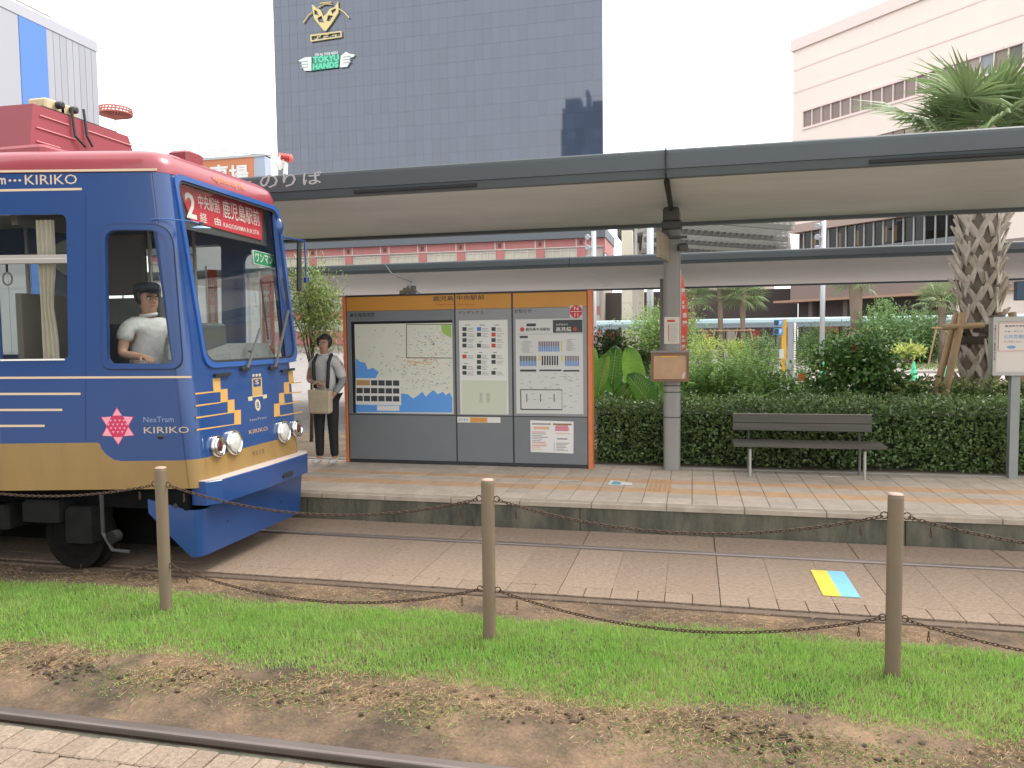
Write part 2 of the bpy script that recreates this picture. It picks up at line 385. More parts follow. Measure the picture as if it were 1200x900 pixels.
# tactile bars: a block of raised bars beside the shelter pillar and the white guide strip
fb = flat(HP+.002); b = MB(); u0, v0 = fb.px(757, 572.5); u1, v1 = fb.px(783, 561)
for i in range(5):
    xx = u0+.03+i*.052; b.box(fb, xx, xx+.028, 8.27, 8.9, 0, .006)
b.build('tactile_bar', mat('tactile', (.60, .34, .16), .8, var=.2), pl)
b = MB(); b.box(fb, -6.2, fb.px(679, 564)[0], 8.69, 8.735, .001, .004)
b.build('guide_stripe', mat('guide_white', (.60, .55, .47), .6, var=.15, scale=12), pl)
pm = thing('platform_marking', 'small white and teal marking plate stuck on the platform floor tiles', 'floor marking', (-.75, 8.5, HP))
f2 = flat(HP+.003); q = pxq(f2, [(712, 568), (716, 563), (741, 566), (741, 568.5)])
plate('white_sheet', q, [], f2, 0, .003, white_p, pm)
plate('teal_print', pxq(f2, [(716, 567.5), (719, 564.3), (728, 565.4), (727, 568)]), [], f2, .003, .005, mat('teal', (.12, .38, .45), .5), pm)
# yellow and blue plate on the track slabs
gm = thing('ground_marking', 'yellow and light blue painted square on the slabs between the rails', 'ground marking', (1.07, 6.3, 0))
f3 = flat(.0025); ym = (gm,)
MB().box(f3, .947, 1.072, 5.985, 6.62, 0, .004).build('yellow_half', mat('mark_yellow', (.60, .49, .05), .6, var=.1), gm)
MB().box(f3, 1.0725, 1.205, 5.985, 6.62, 0, .004).build('blue_half', mat('mark_blue', (.17, .42, .58), .6, var=.1), gm)

# ------------------------------------------------------------------ grass strip, dead straw and clods
import mathutils.noise as NZ
def nz(x, y, s, o=0.): return NZ.noise(Vector((x*s, y*s, o)))
def edge_front(x): return 3.98+.12*nz(x, 0, 1.1)+.06*nz(x, 3, 3.5)+.05*max(0, .4-abs(x-.6))
def edge_back(x): return 5.16+.10*nz(x, 7, .8)+.05*nz(x, 9, 3.)
n = 185000; gx = rng.uniform(-7.6, 4.6, n); gy = rng.uniform(3.75, 5.42, n)
ef = np.array([edge_front(a) for a in np.linspace(-7.6, 4.6, 400)]); eb = np.array([edge_back(a) for a in np.linspace(-7.6, 4.6, 400)])
xi = np.clip(((gx+7.6)/12.2*399).astype(int), 0, 399); d = np.minimum(gy-ef[xi], eb[xi]-gy)
keep = rng.uniform(size=n) < np.clip(.12+d/.16, .0, 1)*(d > -.12); gx, gy, d = gx[keep], gy[keep], d[keep]; n = len(gx)
patch = np.array([nz(a, b_, 2.3, 5) for a, b_ in zip(gx, gy)])
hgt = (.026+.026*np.clip(d/.25, 0, 1))*rng.uniform(.6, 1.35, n)*(1+.25*patch)
gz = np.array([bumps(a, b_)+.025*math.exp(-((b_-4.55)/.5)**2) for a, b_ in zip(gx, gy)])-.016
D = np.stack([rng.normal(0, .38, n), rng.normal(-.05, .38, n), np.ones(n)], 1)
N_ = rdir(n); me = leaves(np.stack([gx, gy, gz], 1), D, N_, hgt, .0048, .1)
tag(link('grass', me, mat('grass_blade', (.27, .50, .095), .5, island=.28, trans=.45, var=.35, scale=1.6, col2=(.37, .52, .15))), 'bright green mown grass strip between the tracks', 'grass', kind='stuff')
n = 30000; gx = rng.uniform(-7.4, 4.4, n); band = rng.uniform(size=n); gy = np.where(band < .74, rng.normal(3.88, .16, n), rng.normal(5.3, .1, n))
k = (gy > 3.32) & (gy < 5.5); gx, gy = gx[k], gy[k]
k = np.array([nz(a, b_, 1.6, 9)+.2*nz(a, b_, 5, 2) for a, b_ in zip(gx, gy)]) > -.18; gx, gy = gx[k], gy[k]; n = len(gx)
gz = np.array([bumps(a, b_) for a, b_ in zip(gx, gy)])+rng.uniform(-.01, .012, n)
D = np.stack([rng.normal(0, 1, n), rng.normal(0, 1, n), rng.uniform(-.05, .42, n)], 1)
me = leaves(np.stack([gx, gy, gz], 1), D, rdir(n, 1.), rng.uniform(.015, .06, n), .0030, .1)
tag(link('dead_grass', me, mat('straw', (.36, .25, .13), .8, island=.4)), 'dry straw and dead grass along the ragged edge of the lawn', 'dead grass', kind='stuff')
b = MB()
for i in range(2600):
    x = random.uniform(-6, 3.6); y = random.gauss(3.80+.05*nz(x, 1, 1.2), .10)
    if nz(x, 0, 1.5, 3) < .12 and random.random() < .88: continue
    if y < 3.33: continue
    r = random.choice([.004, .005, .006, .008, .011, .015])*random.uniform(.7, 1.2); k = len(b.v)
    b.ball((x, y, bumps(x, y)-.004), r, random.uniform(.8, 1.6), random.uniform(.8, 1.3), random.uniform(.45, .9), 6, 4)
    b.v[k:] = [(p[0]+random.uniform(-.25, .25)*r, p[1]+random.uniform(-.25, .25)*r, p[2]+random.uniform(-.25, .25)*r) for p in b.v[k:]]
tag(b.build('soil_clod', mat('clod', (.085, .058, .036), .95, var=.5, scale=30, bump=.6)), 'dark crumbs of earth thrown up at the edge of the lawn', 'clods', kind='stuff')
n = 5200; cx = rng.choice(np.array([-3.1, -2.2, -1.35, -.15, .35, .9, 1.9, -4.4]), n)+rng.normal(0, .22, n); cy = 3.74+rng.normal(0, .13, n)
k = cy > 3.33; cx, cy = cx[k], cy[k]; n = len(cx)
me = leaves(np.stack([cx, cy, np.array([bumps(a, b_) for a, b_ in zip(cx, cy)])-.008], 1), np.stack([rng.normal(0, .8, n), rng.normal(0, .8, n), np.full(n, .5)], 1), rdir(n, 1), rng.uniform(.012, .03, n), .006, .1)
tag(link('low_weeds', me, mat('weed', (.12, .20, .035), .7, island=.35, trans=.2)), 'small low weeds dotted over the bare soil by the near rail', 'weeds', kind='stuff')
# ------------------------------------------------------------------ posts and chains
post_m = mat('post_brown', (.17, .125, .08), .6, var=.14, scale=5, bump=.1)
rust = mat('chain_rust', (.10, .06, .04), .6, .5, var=.5, scale=60)
PX = [(-6.03, 4.72), (-3.66, 4.68), (-1.252, 4.62), (1.096, 4.585), (3.48, 4.56)]
PL = ['brown post left of the tram front outside the frame', 'brown steel post standing in the grass before the tram corner', 'brown steel post in the grass in the middle, before the map board', 'brown steel post in the grass beside the yellow and blue marking', 'brown post at the right end of the grass strip']
def make_post(x, y, label):
    t = thing('chain_post', label, 'post', (x, y, 0), 'posts of the chain fence')
    MB().lathe((x, y, -.05), (0, 0, 1), [(.0415, 0), (.0415, 1.085), (.039, 1.098), (.033, 1.103)], 24).build('post_shaft', post_m, t, smooth=False)
    MB().lathe((x, y, 1.0525), (0, 0, 1), [(.0395, 0), (.036, .006), (.02, .011), (.004, .012)], 24).build('post_cap', mat('post_cap', (.42, .27, .2), .5, var=.2), t)
    for z in (.935, .355):
        for s in (-1, 1):
            c = Vector((x+s*.058, y, z)); ring = [c+Vector((.019*math.cos(a), .004*math.sin(a*2)*0, .019*math.sin(a))) for a in [2*math.pi*k/14 for k in range(14)]]
            MB().tube(ring, .0036, 6, closed=True).build('eye_ring', rust, t, True)
    return t
for (x, y), l in zip(PX[1:4], PL[1:4]): make_post(x, y, l)
for i in (0, 4): make_post(*PX[i], PL[i])
def chain(a, c, sag, label):
    a = Vector(a); c = Vector(c); Lc = (c-a).length; nl = int(Lc/.0265); b = MB()
    P = [a.lerp(c, i/nl)-Vector((0, 0, sag*4*(i/nl)*(1-i/nl))) for i in range(nl+1)]
    for i in range(nl):
        m_ = (P[i]+P[i+1])/2; t = (P[i+1]-P[i]).normalized(); s = Vector((0, 1, 0)); s = (s-t*s.dot(t)).normalized(); q = t.cross(s)
        tilt = rad(20 if i % 2 else 105)+random.uniform(-.2, .2); s2 = s*math.cos(tilt)+q*math.sin(tilt); hl = .0185; hw = .0085
        lp = [m_+t*hl*math.cos(k)*1.0+s2*hw*math.sin(k) for k in [2*math.pi*j/8 for j in range(8)]]
        b.tube(lp, .0035, 5, closed=True)
    for e, s in ((a, 1), (c, -1)):                      # short spare tail that hangs down near the ring
        for j in range(2):
            m_ = e+Vector((s*.11, 0, -.055-j*.026-sag*.1)); lp = [m_+Vector((.006*math.sin(k) if j else 0, 0 if j else .006*math.sin(k), .0165*math.cos(k))) for k in [2*math.pi*i/8 for i in range(8)]]
            b.tube(lp, .0028, 5, closed=True)
    return tag(b.build('chain', rust, smooth=True), label, 'chain', 'rusty chains hung between the posts')
spn = ['left of the post by the tram', 'between the post by the tram and the middle post', 'between the middle post and the post by the blue marking', 'right of the post by the blue marking']
for i in range(4):
    (x0, y0), (x1, y1) = PX[i], PX[i+1]
    for z, sg, nm in ((.928, .15, 'upper rusty chain sagging '), (.348, .16, 'lower rusty chain sagging ')):
        chain((x0+.07, y0, z), (x1-.07, y1, z), sg*(1 if i else .8), nm+spn[i])

# ------------------------------------------------------------------ canopy over the platform
can_dk = mat('canopy_charcoal', (.058, .070, .076), .5, var=.12, scale=1.2)
can_mid = mat('canopy_slate', (.095, .118, .127), .5, var=.12, scale=1.2)
soffit_m = mat('soffit', (.81, .825, .83), .55, var=.3, scale=.5, stretch=(.45, 1.1, 1), col2=(.60, .62, .60))
soffit2_m = mat('soffit_pale', (.84, .825, .80), .65, var=.12, scale=.4)
CY0, CY1 = 7.6, 10.93
cn = thing('platform_canopy', 'long charcoal flat canopy over the tram platform carried by one grey pillar', 'canopy', (-.25, 9.7, HP))
def canopy(parent, x0, x1, y0, y1, zb, zt, soff, names=('fascia', 'fascia_lip', 'soffit', 'roof_sheet')):
    fx = Fr((0, 0, 0), (0, 1, 0), (0, 0, 1))
    ys = zb+(zt-zb)*.28
    MB().prism(fx, rounded([(y0, ys), (y0+.09, ys), (y0+.09, zt), (y0, zt)], [0, 0, .02, .05], 3), x0, x1).build('fascia', can_dk, parent)
    MB().prism(fx, [(y0+.012, ys-.002), (y0+.05, zb), (y0+.14, zb), (y0+.14, ys-.002)], x0, x1).build('fascia_lip', can_mid, parent)
    n = 14; q = []
    for i in range(n+1):
        t = i/n; q.append((y0+.142+(y1-.12-y0-.142)*t, zb+.012-.03*math.sin(math.pi*t)*0+.05*math.sin(math.pi*t)))
    MB().prism(fx, q+[(y1-.12, zt-.12), (y0+.142, zt-.05)], x0, x1).build('soffit', soff, parent)
    MB().prism(fx, [(y1-.118, zb-.03), (y1, zb-.03), (y1, zt-.1), (y1-.118, zt-.1)], x0, x1).build('rear_edge', can_mid, parent)
    MB().prism(fx, [(y0+.092, zt-.04), (y1, zt-.098), (y1, zt-.06), (y0+.092, zt-.004)], x0, x1).build('roof_sheet', mat('roof_sheet', (.5, .5, .5), .4, .3), parent)
canopy(cn, -13, -.262, CY0, CY1, 3.46, 3.722, soffit_m)
canopy(cn, -.249, 10.5, CY0, CY1, 3.46, 3.722, soffit_m)
MB().cube((-.2555, CY0+.06, 3.6), (.012, .16, .25)).build('joint_strip', dark, cn)
fF = wall(CY0)
for (xa, ya, xb, yb) in ((414, 219, 558, 213.5), (1020, 186, 1235, 174)):   # drip slots along the lip
    a = fF.px(xa, ya)[0]; c_ = fF.px(xb, yb)[0]; MB().box(fF, a, c_, 3.475, 3.502, -.05, -.004).build('drip_slot', dark, cn)
fT = fF.off(.003)
lm = mat('sign_letters', (.36, .36, .35), .5)
for ch, x, y, ww in (('電', 262, 222, 22), ('車', 284, 219, 22), ('の', 315, 212.5, 21), ('り', 339, 211, 15), ('ば', 366, 208.5, 22)):
    a = fT.px(x-ww/2, y+8.5); c_ = fT.px(x+ww/2, y-8.5); lettering('letters', ch, fT, a, c_, 0, lm, cn, .012)
MB().tube([(-.252, CY0+.14, 3.44), (-.252, 9.62, 3.43)], .03, 8).build('support_beam', dark, cn)
pil_m = mat('pillar_grey', (.295, .285, .265), .55, .1, var=.18, scale=2.5, stretch=(1, 1, .3))
fp = flat(HP)
def pprism(z0, z1, r=.102, c=(-.25, 9.7), ch=.06): return MB().prism(Fr((c[0], c[1], 0), (1, 0, 0), (0, 1, 0)), rounded([(-r, -r), (r, -r), (r, r), (-r, r)], ch, 5), z0, z1)
pprism(HP, 3.43).build('pillar', pil_m, cn)
for z in (1.32, 1.24, .93): pprism(z, z+.014, .1045, ch=.062).build('pillar_band', mat('pillar_band', (.06, .06, .055), .6), cn)
bk = MB(); bk.cube((-.255, 9.5, 3.38), (.19, .3, .15), ch=.02); bk.cube((-.25, 9.62, 3.27), (.24, .28, .1), ch=.02); bk.cube((-.33, 9.52, 3.16), (.1, .16, .06)); bk.cube((-.12, 9.55, 3.0), (.12, .14, .08), ch=.02)
bk.cube((-.2, 9.56, 3.12), (.26, .05, .03)); bk.build('bracket', mat('bracket_dark', (.07, .068, .062), .5), cn)
hs = thing('projecting_sign', 'tan sign board projecting edge-on from the top of the grey canopy pillar', 'sign', (-.37, 9.3, 2.8))
fs = Fr((-.385, 8.93, 0), (.08, .6, 0), (0, 0, 1)); MB().box(fs, 0, .68, 2.83, 3.13, -.02, .02, ch=.006).build('board', mat('sign_tan', (.36, .31, .235), .6, var=.2, scale=4), hs)
MB().box(fs, .02, .66, 2.86, 3.10, .0205, .024).build('face', mat('sign_tan2', (.44, .36, .24), .6, var=.3, scale=6), hs)
MB().box(fs, .66, .78, 3.0, 3.04, -.012, .012).build('bracket', black_p, hs)
# timetable and notice box on the pillar
fA = wall(9.594)
def poster(parent, name, fr, q, d0, d1, m): return plate(name, pxq(fr, q), [], fr, d0, d1, m, parent)
ttb = thing('pillar_notice', 'small pale timetable sheet fixed on the pillar above the brown box', 'notice', (-.25, 9.59, 2.0))
cream = mat('paper_cream', (.60, .56, .47), .6, var=.08); ink = mat('ink', (.05, .05, .05), .7); inkg = mat('ink_grey', (.30, .30, .29), .7); inkr = mat('ink_red', (.52, .07, .05), .7)
poster(ttb, 'sheet', fA, [(778.5, 403), (796.3, 403), (796.3, 371.5), (778.5, 371.5)], 0, .006, cream)
b = MB(); a0 = fA.px(782, 377.5); b0 = fA.px(791, 374.6); b.box(fA, a0[0], b0[0], a0[1], b0[1], .006, .008, 1)
for i in range(9):
    a = fA.px(785, 381+i*2.4); c_ = fA.px(random.uniform(791, 795), 380.2+i*2.4); b.box(fA, a[0], c_[0], a[1], c_[1], .006, .008)
a = fA.px(783, 400); c_ = fA.px(784, 380); b.box(fA, a[0], c_[0], a[1], c_[1], .006, .008, 1)
b.build('print', [inkg, inkr], ttb)
nb = thing('notice_box', 'weathered brown notice box with a bleached front mounted on the canopy pillar', 'notice box', (-.27, 9.5, 1.37))
fB = wall(9.50); x0, z0 = fB.px(763, 447); x1, z1 = fB.px(807.5, 413)
wood = mat('box_brown', (.22, .115, .07), .6, var=.35, scale=8)
MB().box(fB, x0+.01, x1-.01, z0+.01, z1-.01, -.085, -.02).build('case', mat('box_grey', (.22, .21, .19), .6), nb)
plate('frame', [(x0, z0), (x1, z0), (x1, z1), (x0, z1)], [[(x0+.03, z0+.03), (x1-.03, z0+.03), (x1-.03, z1-.035), (x0+.03, z1-.035)]], fB, -.02, .012, wood, nb)
MB().box(fB, x0+.028, x1-.028, z0+.028, z1-.033, -.0195, .0).build('faded_poster', mat('poster_faded', (.50, .31, .18), .55, var=.22, scale=5), nb)
MB().box(fB, x0+.12, x1-.13, z1-.055, z1-.037, .0005, .003).build('yellow_strip', mat('strip_yellow', (.65, .38, .04), .5), nb)
MB().prism(fB, [(x1-.085, z0+.04), (x1-.06, z0+.04), (x1-.04, z0+.11), (x1-.065, z0+.11)], .0005, .003).build('torn_label', cream, nb)
MB().box(fB, x0-.01, x1+.01, z1+.001, z1+.022, -.09, .02).build('rain_cap', mat('box_grey', (.22, .21, .19), .6), nb)

# ------------------------------------------------------------------ second canopy further back
C2 = 14.0; c2 = thing('rear_canopy', 'second long grey canopy behind the tram stop with a pale flat underside', 'canopy', (0, 17.5, .15))
canopy(c2, -11.5, -2.2, C2, 21.2, 3.205, 3.39, soffit2_m); canopy(c2, -2.19, 9.0, C2, 21.2, 3.205, 3.39, soffit2_m)
canopy(c2, 9.01, 22, C2, 21.2, 3.205, 3.39, soffit2_m)
for px_ in (-6.6, -.62, 14.5): pprism(.15, 3.2, .1, (px_, 17.6)).build('column', pil_m, c2)
tg = thing('hanging_sign', 'dark blue sign box hanging under the right end of the rear canopy', 'sign', (5.2, 15, 2.8))
p0 = at(1191, 352, 14.6); p1 = at(1222, 329, 14.6); MB().box(wall(14.6), p0.x, p1.x, p0.z, p1.z, -.12, 0, ch=.01).build('sign_box', mat('navy', (.05, .09, .15), .5), tg)
MB().box(wall(14.6), p0.x+.2, p0.x+.24, p1.z+.001, 3.3, -.08, -.04).build('hanger', steel, tg)

# ------------------------------------------------------------------ map board
BY = 9.55; FB = wall(BY)
bd = thing('map_board', 'wide grey and orange information board with city map and timetable on the platform', 'information board', (-2.9, BY+.08, HP))
bgrey = mat('board_grey', (.19, .205, .215), .5, .1, var=.1, scale=2)
bgrey2 = mat('board_grey_light', (.28, .29, .295), .5, .1, var=.08, scale=2)
borng = mat('board_orange', (.58, .27, .045), .5, var=.12, scale=1.5)
rust_o = mat('board_post_orange', (.66, .20, .07), .5, var=.08)
def U(x, y=440): return FB.px(x, y)[0]
def Z(y, x=560): return FB.px(x, y)[1]
zt = Z(344.5, 540)-.0; zb = HP+.03
cols = [(U(408), U(533.3)), (U(535), U(600)), (U(602), U(688))]
MB().box(FB, U(405), U(690.5), HP+.005, zt, -.15, -.012).build('back_case', mat('board_dark', (.035, .037, .04), .5), bd)
MB().box(FB, U(403.5), U(406.8), HP, zt+.012, -.17, .012, ch=.004).build('post', rust_o, bd)
MB().box(FB, U(689), U(694), HP, zt+.012, -.17, .012, ch=.004).build('post', rust_o, bd)
MB().box(FB, U(406.9), U(688.9), zt-.004, zt+.014, -.17, .006).build('top_rail', mat('board_dark', (.035, .037, .04), .5), bd)
zh = Z(362.2, 540); zm = Z(486.5, 540)
for i, (a, c_) in enumerate(cols):
    MB().box(FB, a, c_, zh, zt-.006, -.012, .0, ch=.002).build('header_panel', borng, bd)
    MB().box(FB, a, c_, zb+.02, zm-.012, -.012, .0, ch=.002).build('lower_panel', bgrey, bd)
def inset(i, xl, yt, xr, yb, fm, name, pm):
    a, c_ = cols[i]; l, r = U(xl, 430), U(xr, 430); t, bb = Z(yt, (xl+xr)/2), Z(yb, (xl+xr)/2)
    plate('surround_panel', [(a, zm), (c_, zm), (c_, zh-.003), (a, zh-.003)], [[(l, bb), (r, bb), (r, t), (l, t)]], FB, -.012, 0, fm, bd)
    MB().box(FB, l-.005, r+.005, bb-.005, t+.005, -.0119, -.006).build(name, pm, bd); return l, bb, r, t
inkb = mat('ink_blue', (.07, .22, .55), .5); mapland = mat('map_land', (.66, .66, .56), .35); mapsea = mat('map_sea', (.12, .33, .74), .35)
paper = mat('paper_white', (.70, .70, .66), .4); green_i = mat('ink_green', (.30, .50, .10), .5); orng_i = mat('ink_orange', (.65, .30, .06), .5); photo_m = mat('photo_dark', (.07, .08, .085), .5, var=.5, scale=40)
yell_i = mat('ink_yellow', (.62, .50, .10), .5)
l, bo, r, t = inset(0, 412.5, 376, 530.8, 484.5, bgrey, 'map_poster', mapland); e = .0005
FM = FB.off(-.006)
mp = bd
MB().box(FM, l-.004, r+.004, t-.035, t+.004, 0, .002).build('black_margin', dark, bd); MB().box(FM, l-.004, U(416.5), bo, t-.0352, 0, .002).build('black_margin', dark, bd)
sea = pxq(FM, [(417, 482.8), (530, 483.4), (530, 466), (527, 460), (522, 463), (519, 459), (513, 462), (508, 457), (502, 462), (499, 465), (495, 459), (489, 464), (484, 467), (478, 462), (470, 461), (417, 446)])
plate('sea_print', sea, [], FM, 0, .002, mapsea, bd)
plate('sea_print', pxq(FM, [(417, 420), (422, 424), (428, 425), (431, 433), (437, 431), (444, 436), (440, 443), (417, 444)]), [], FM, 0, .002, mapsea, bd)
plate('park_print', pxq(FM, [(517, 380), (528.5, 380), (529, 396), (523, 393), (518, 389)]), [], FM, 0, .003, green_i, bd)
plate('inset_frame', pxq(FM, [(476, 419.6), (530, 420), (530, 380), (476, 380)]), [pxq(FM, [(476.8, 418.8), (530, 419.2), (530, 380.6), (476.8, 380.6)])[::-1]], FM, .0022, .0032, ink, bd)
b = MB()
def tick(x, y, ww, hh, mi, fr=FM, d=.0024): 
    p = fr.px(x, y); b.box(fr, p[0], p[0]+ww, p[1], p[1]+hh, .0005, d, mi)
for i in range(520):
    x = random.uniform(419, 527); y = random.uniform(383, 458)
    if y > 440 and x < 470: continue
    if y > 420 and x < 445: continue
    dense = x > 478 and y < 419 or y > 424
    if not dense and random.random() < .65: continue
    tick(x, y, random.uniform(.006, .03), random.uniform(.003, .008), random.choices([0, 1, 2, 3, 4, 5], [6, 2, 2, 1, 1.2, .8])[0])
for i in range(60):
    x = random.gauss(493, 14); y = random.gauss(424, 3); tick(min(x, 526), y, .03, .005, 4)
b.build('map_print', [inkg, ink, inkb, inkr, orng_i, green_i], bd)
MB().prism(FM, pxq(FM, [(417, 474), (470, 475), (470, 443.5), (417, 443)]), .002, .004).build('photo_sheet', paper, bd)
b = MB()
for rr in range(3):
    for cc in range(6):
        if rr == 0 and cc == 1: continue
        w_ = 15.5 if rr == 0 and cc == 0 else 7.2
        x = 418+cc*8.55; y = 451.5+rr*9.2; p = FM.px(x, y+(x-417)*.012); q = FM.px(x+w_, y-6.2+(x-417)*.012); b.box(FM, p[0], q[0], p[1], q[1], .004, .0055, 1 if rr == 0 and cc == 0 else 0)
b.build('photo_print', [photo_m, mat('print_tan', (.45, .28, .12), .5)], bd)
MB().prism(FM, pxq(FM, [(442, 481), (468, 481.5), (468, 475.6), (442, 475.2)]), .002, .004).build('map_note', paper, bd)
l, bo, r, t = inset(1, 538.5, 375, 595.5, 485.5, bgrey2, 'index_poster', paper)
MB().prism(FM, pxq(FM, [(541, 484.5), (594, 485), (594, 446), (541, 445.5)]), 0, .002).build('lower_sheet', mat('paper_green', (.57, .60, .47), .45), bd)
b = MB(); cm = [photo_m, inkb, orng_i, inkr, inkg]
for cc in range(3):
    for rr in range(9):
        x = 542+cc*17; y = 388+rr*6.4
        if (cc, rr) in ((0, 4), (0, 6), (1, 2), (1, 4), (2, 4), (2, 7)): tick(x+2, y, .05, .012, 4); continue
        if random.random() < .9: tick(x, y, .055, .05, random.choices([0, 1, 2, 3], [5, 3, 1, .7])[0])
        for s in range(3): tick(x+6, y-s*1.7+.5, random.uniform(.05, .1), .006, 4)
for i in range(8): tick(562, 461+i*1.5, .04, .007, 4); tick(570, 461+i*1.5, .05, .007, 4)
for cc in range(3): tick(545+cc*17, 381.5, .07, .012, 4)
b.build('index_print', cm, bd)
l, bo, r, t = inset(2, 604.5, 373.5, 683.5, 485, bgrey2, 'timetable_poster', mat('paper_grey', (.58, .59, .56), .4))
b = MB()
def prect(xa, ya, xb, yb, mi, d=.0024): 
    p = FM.px(xa, yb); q = FM.px(xb, ya); b.box(FM, p[0], q[0], p[1], q[1], .0005, d, mi)
prect(648, 374.5, 682.5, 390, 0); prect(606, 391, 682, 391.6, 1); prect(617, 379, 628, 382.5, 0); prect(609, 393.5, 618.5, 396.3, 0)
def bars(xa, xb, ya, yb, n_, mi):
    for i in range(n_):
        x = xa+(xb-xa)*(i+.1)/n_; prect(x, ya, x+(xb-xa)/n_*.6, (ya+yb)/2, mi[0]); prect(x, (ya+yb)/2+.05, x+(xb-xa)/n_*.6, yb, mi[1])
bars(631, 656, 400, 412, 12, (2, 3)); bars(609, 629, 417, 429, 11, (0, 3)); bars(634.5, 655, 417, 428, 7, (0, 0)); bars(662, 679, 417, 429, 9, (2, 3))
prect(657.5, 400, 659, 412, 4); prect(631, 417, 633, 423, 4); prect(657.5, 417, 659.5, 423, 4)
prect(609.5, 433, 628.5, 435.5, 0); prect(632, 433, 658, 435, 0); prect(660, 433.5, 679, 435.5, 0)
for y in (456.3, 479.5): prect(610, y, 659, y+.8, 0)
prect(610, 456.5, 610.8, 480, 0); prect(658.3, 456.5, 659, 480, 1)
for x in (617, 633, 649): prect(x, 461.5, x+.8, 471, 0)
for i in range(90):
    x = random.uniform(609, 676); y = random.uniform(437, 478)
    if 455 < y < 481 and x < 659 and random.random() < .7: continue
    tick(x, y, random.uniform(.015, .05), .005, 1)
for i in range(12): tick(610+random.uniform(0, 3), 400+i*1.2, random.uniform(.08, .15), .004, 1); tick(664, 398+i*1.2, random.uniform(.05, .12), .004, 1)
b.build('timetable_print', [mat('ink_charcoal', (.055, .055, .06), .6), inkg, mat('ink_violet', (.17, .11, .16), .6), inkb, yell_i], bd)
paper_l = mat('letter_white', (.62, .62, .60), .5)
def words_px(name, body, fr, x0, y0, x1, y1, d, m, parent, bold=.012): return lettering(name, body, fr, fr.px(x0, y0), fr.px(x1, y1), d, m, parent, bold)
FW = FB.off(.0012)
inko = mat('ink_orange_dark', (.40, .10, .02), .6)
words_px('letters', '鹿児島', FW, 507.5, 353, 531.3, 346.5, 0, ink, bd); words_px('letters', '中央駅前', FW, 535.2, 352, 567.5, 345.5, 0, ink, bd)
words_px('letters', 'Kagoshima', FW, 512.3, 358.3, 530.5, 355.6, 0, inko, bd); words_px('letters', 'Chuo-Eki-mae', FW, 535.5, 357.8, 557, 355.2, 0, inko, bd)
words_px('letters', '●市電路線図', FW, 410.2, 371.8, 438.5, 366.3, 0, ink, bd); words_px('letters', 'City Tram Route Map', FW, 416, 374.6, 438.5, 373, 0, ink, bd, 0)
words_px('letters', 'インデックス', FW, 537, 368.5, 566.5, 363.8, 0, ink, bd); words_px('letters', 'お知らせ', FW, 602.8, 367, 622.8, 361.8, 0, ink, bd)
words_px('letters', '鹿児島中央駅前', FM, 616, 388, 644.5, 383.8, .0025, ink, bd); words_px('letters', '高見橋', FM, 651.5, 388.5, 669.5, 383, .0025, paper_l, bd); words_px('letters', 'みぎまわり', FM, 651.5, 381.5, 665.5, 379, .0025, paper_l, bd)
for (cx, cy, rr, m) in ((612, 386, .028, inkr), (674, 385.5, .024, inko)):
    p = FM.px(cx, cy); MB().lathe(FM.p(*p, .001), FM.n, [(rr, 0), (rr, .002)], 20).build('route_dot', m, bd)
p = FB.px(667.8, 372.5); q = FB.px(682.5, 357.8); MB().box(FB, p[0], q[0], p[1], q[1], .0005, .006).build('station_number_plate', mat('plate_pale', (.62, .55, .52), .5), bd)
c_ = FB.px(675.2, 365.1); MB().lathe(FB.p(*c_, .006), FB.n, [(.078, 0), (.078, .002)], 28).build('red_disc', mat('sign_red', (.50, .035, .035), .5), bd)
FN = FB.off(.0085); words_px('letters', 'N', FN, 672.6, 363.5, 677.8, 359.3, 0, paper_l, bd); words_px('letters', '11', FN, 673.3, 371, 677.6, 366.8, 0, paper_l, bd)
MB().box(FN, c_[0]-.07, c_[0]+.07, c_[1]-.003, c_[1]+.004, -.0002, .0006).build('white_bar', paper_l, bd)
MB().prism(FB, pxq(FB, [(536, 495), (586.5, 495.5), (586.5, 489), (536, 488.5)]), .0003, .002).build('sticker', paper, bd)
MB().prism(FB, pxq(FB, [(551, 494.8), (571, 495), (571, 489.5), (551, 489)]), .002, .003).build('sticker_print', orng_i, bd)
words_px('letters', 'PASMO', FB, 537.5, 493.5, 549, 490.3, .0022, ink, bd) if False else words_px('letters', 'のりかた', FB, 537.5, 493.5, 549, 490.3, .0022, ink, bd)
np_ = tag(MB().prism(FB, pxq(FB, [(622, 529.5), (672, 531.5), (672.2, 494), (621.5, 492.5)]), .001, .005).build('paper_notice', mat('paper_bright', (.74, .72, .70), .5)), 'white printed paper notice taped low on the right panel of the map board', 'notice')
b = MB()
for side, xa, xb in ((0, 623.5, 645.5), (1, 648, 670)):
    prect_ = lambda a1, b1, a2, b2, mi: b.box(FB, FB.px(a1, b2)[0], FB.px(a2, b1)[0], FB.px(a1, b2)[1], FB.px(a2, b1)[1], .0052, .0065, mi)
    prect_(xa, 496+side*.4, xb, 497.6+side*.4, 3 if side else 0)
    if side:
        for i in range(4): prect_(xa+2+random.uniform(0, 3), 498.6+i*1.7, xb-2-random.uniform(0, 3), 499.7+i*1.7, 1)
        prect_(xa+3, 507.5, xb-2, 508.2, 2); prect_(xa+5, 513.5, xb-5, 515, 0)
        for i in range(6): prect_(xa+1, 519+i*1.7, xa+2, 520+i*1.7, 0); prect_(xa+4, 519+i*1.7, xb-random.uniform(1, 10), 519.5+i*1.7, 0)
    else:
        prect_(xa+2, 500, xb-2, 503, 2)
        for i in range(11): prect_(xa, 506+i*2, xb-random.uniform(1, 12), 506.5+i*2, random.choice([0, 0, 0, 1, 2]))
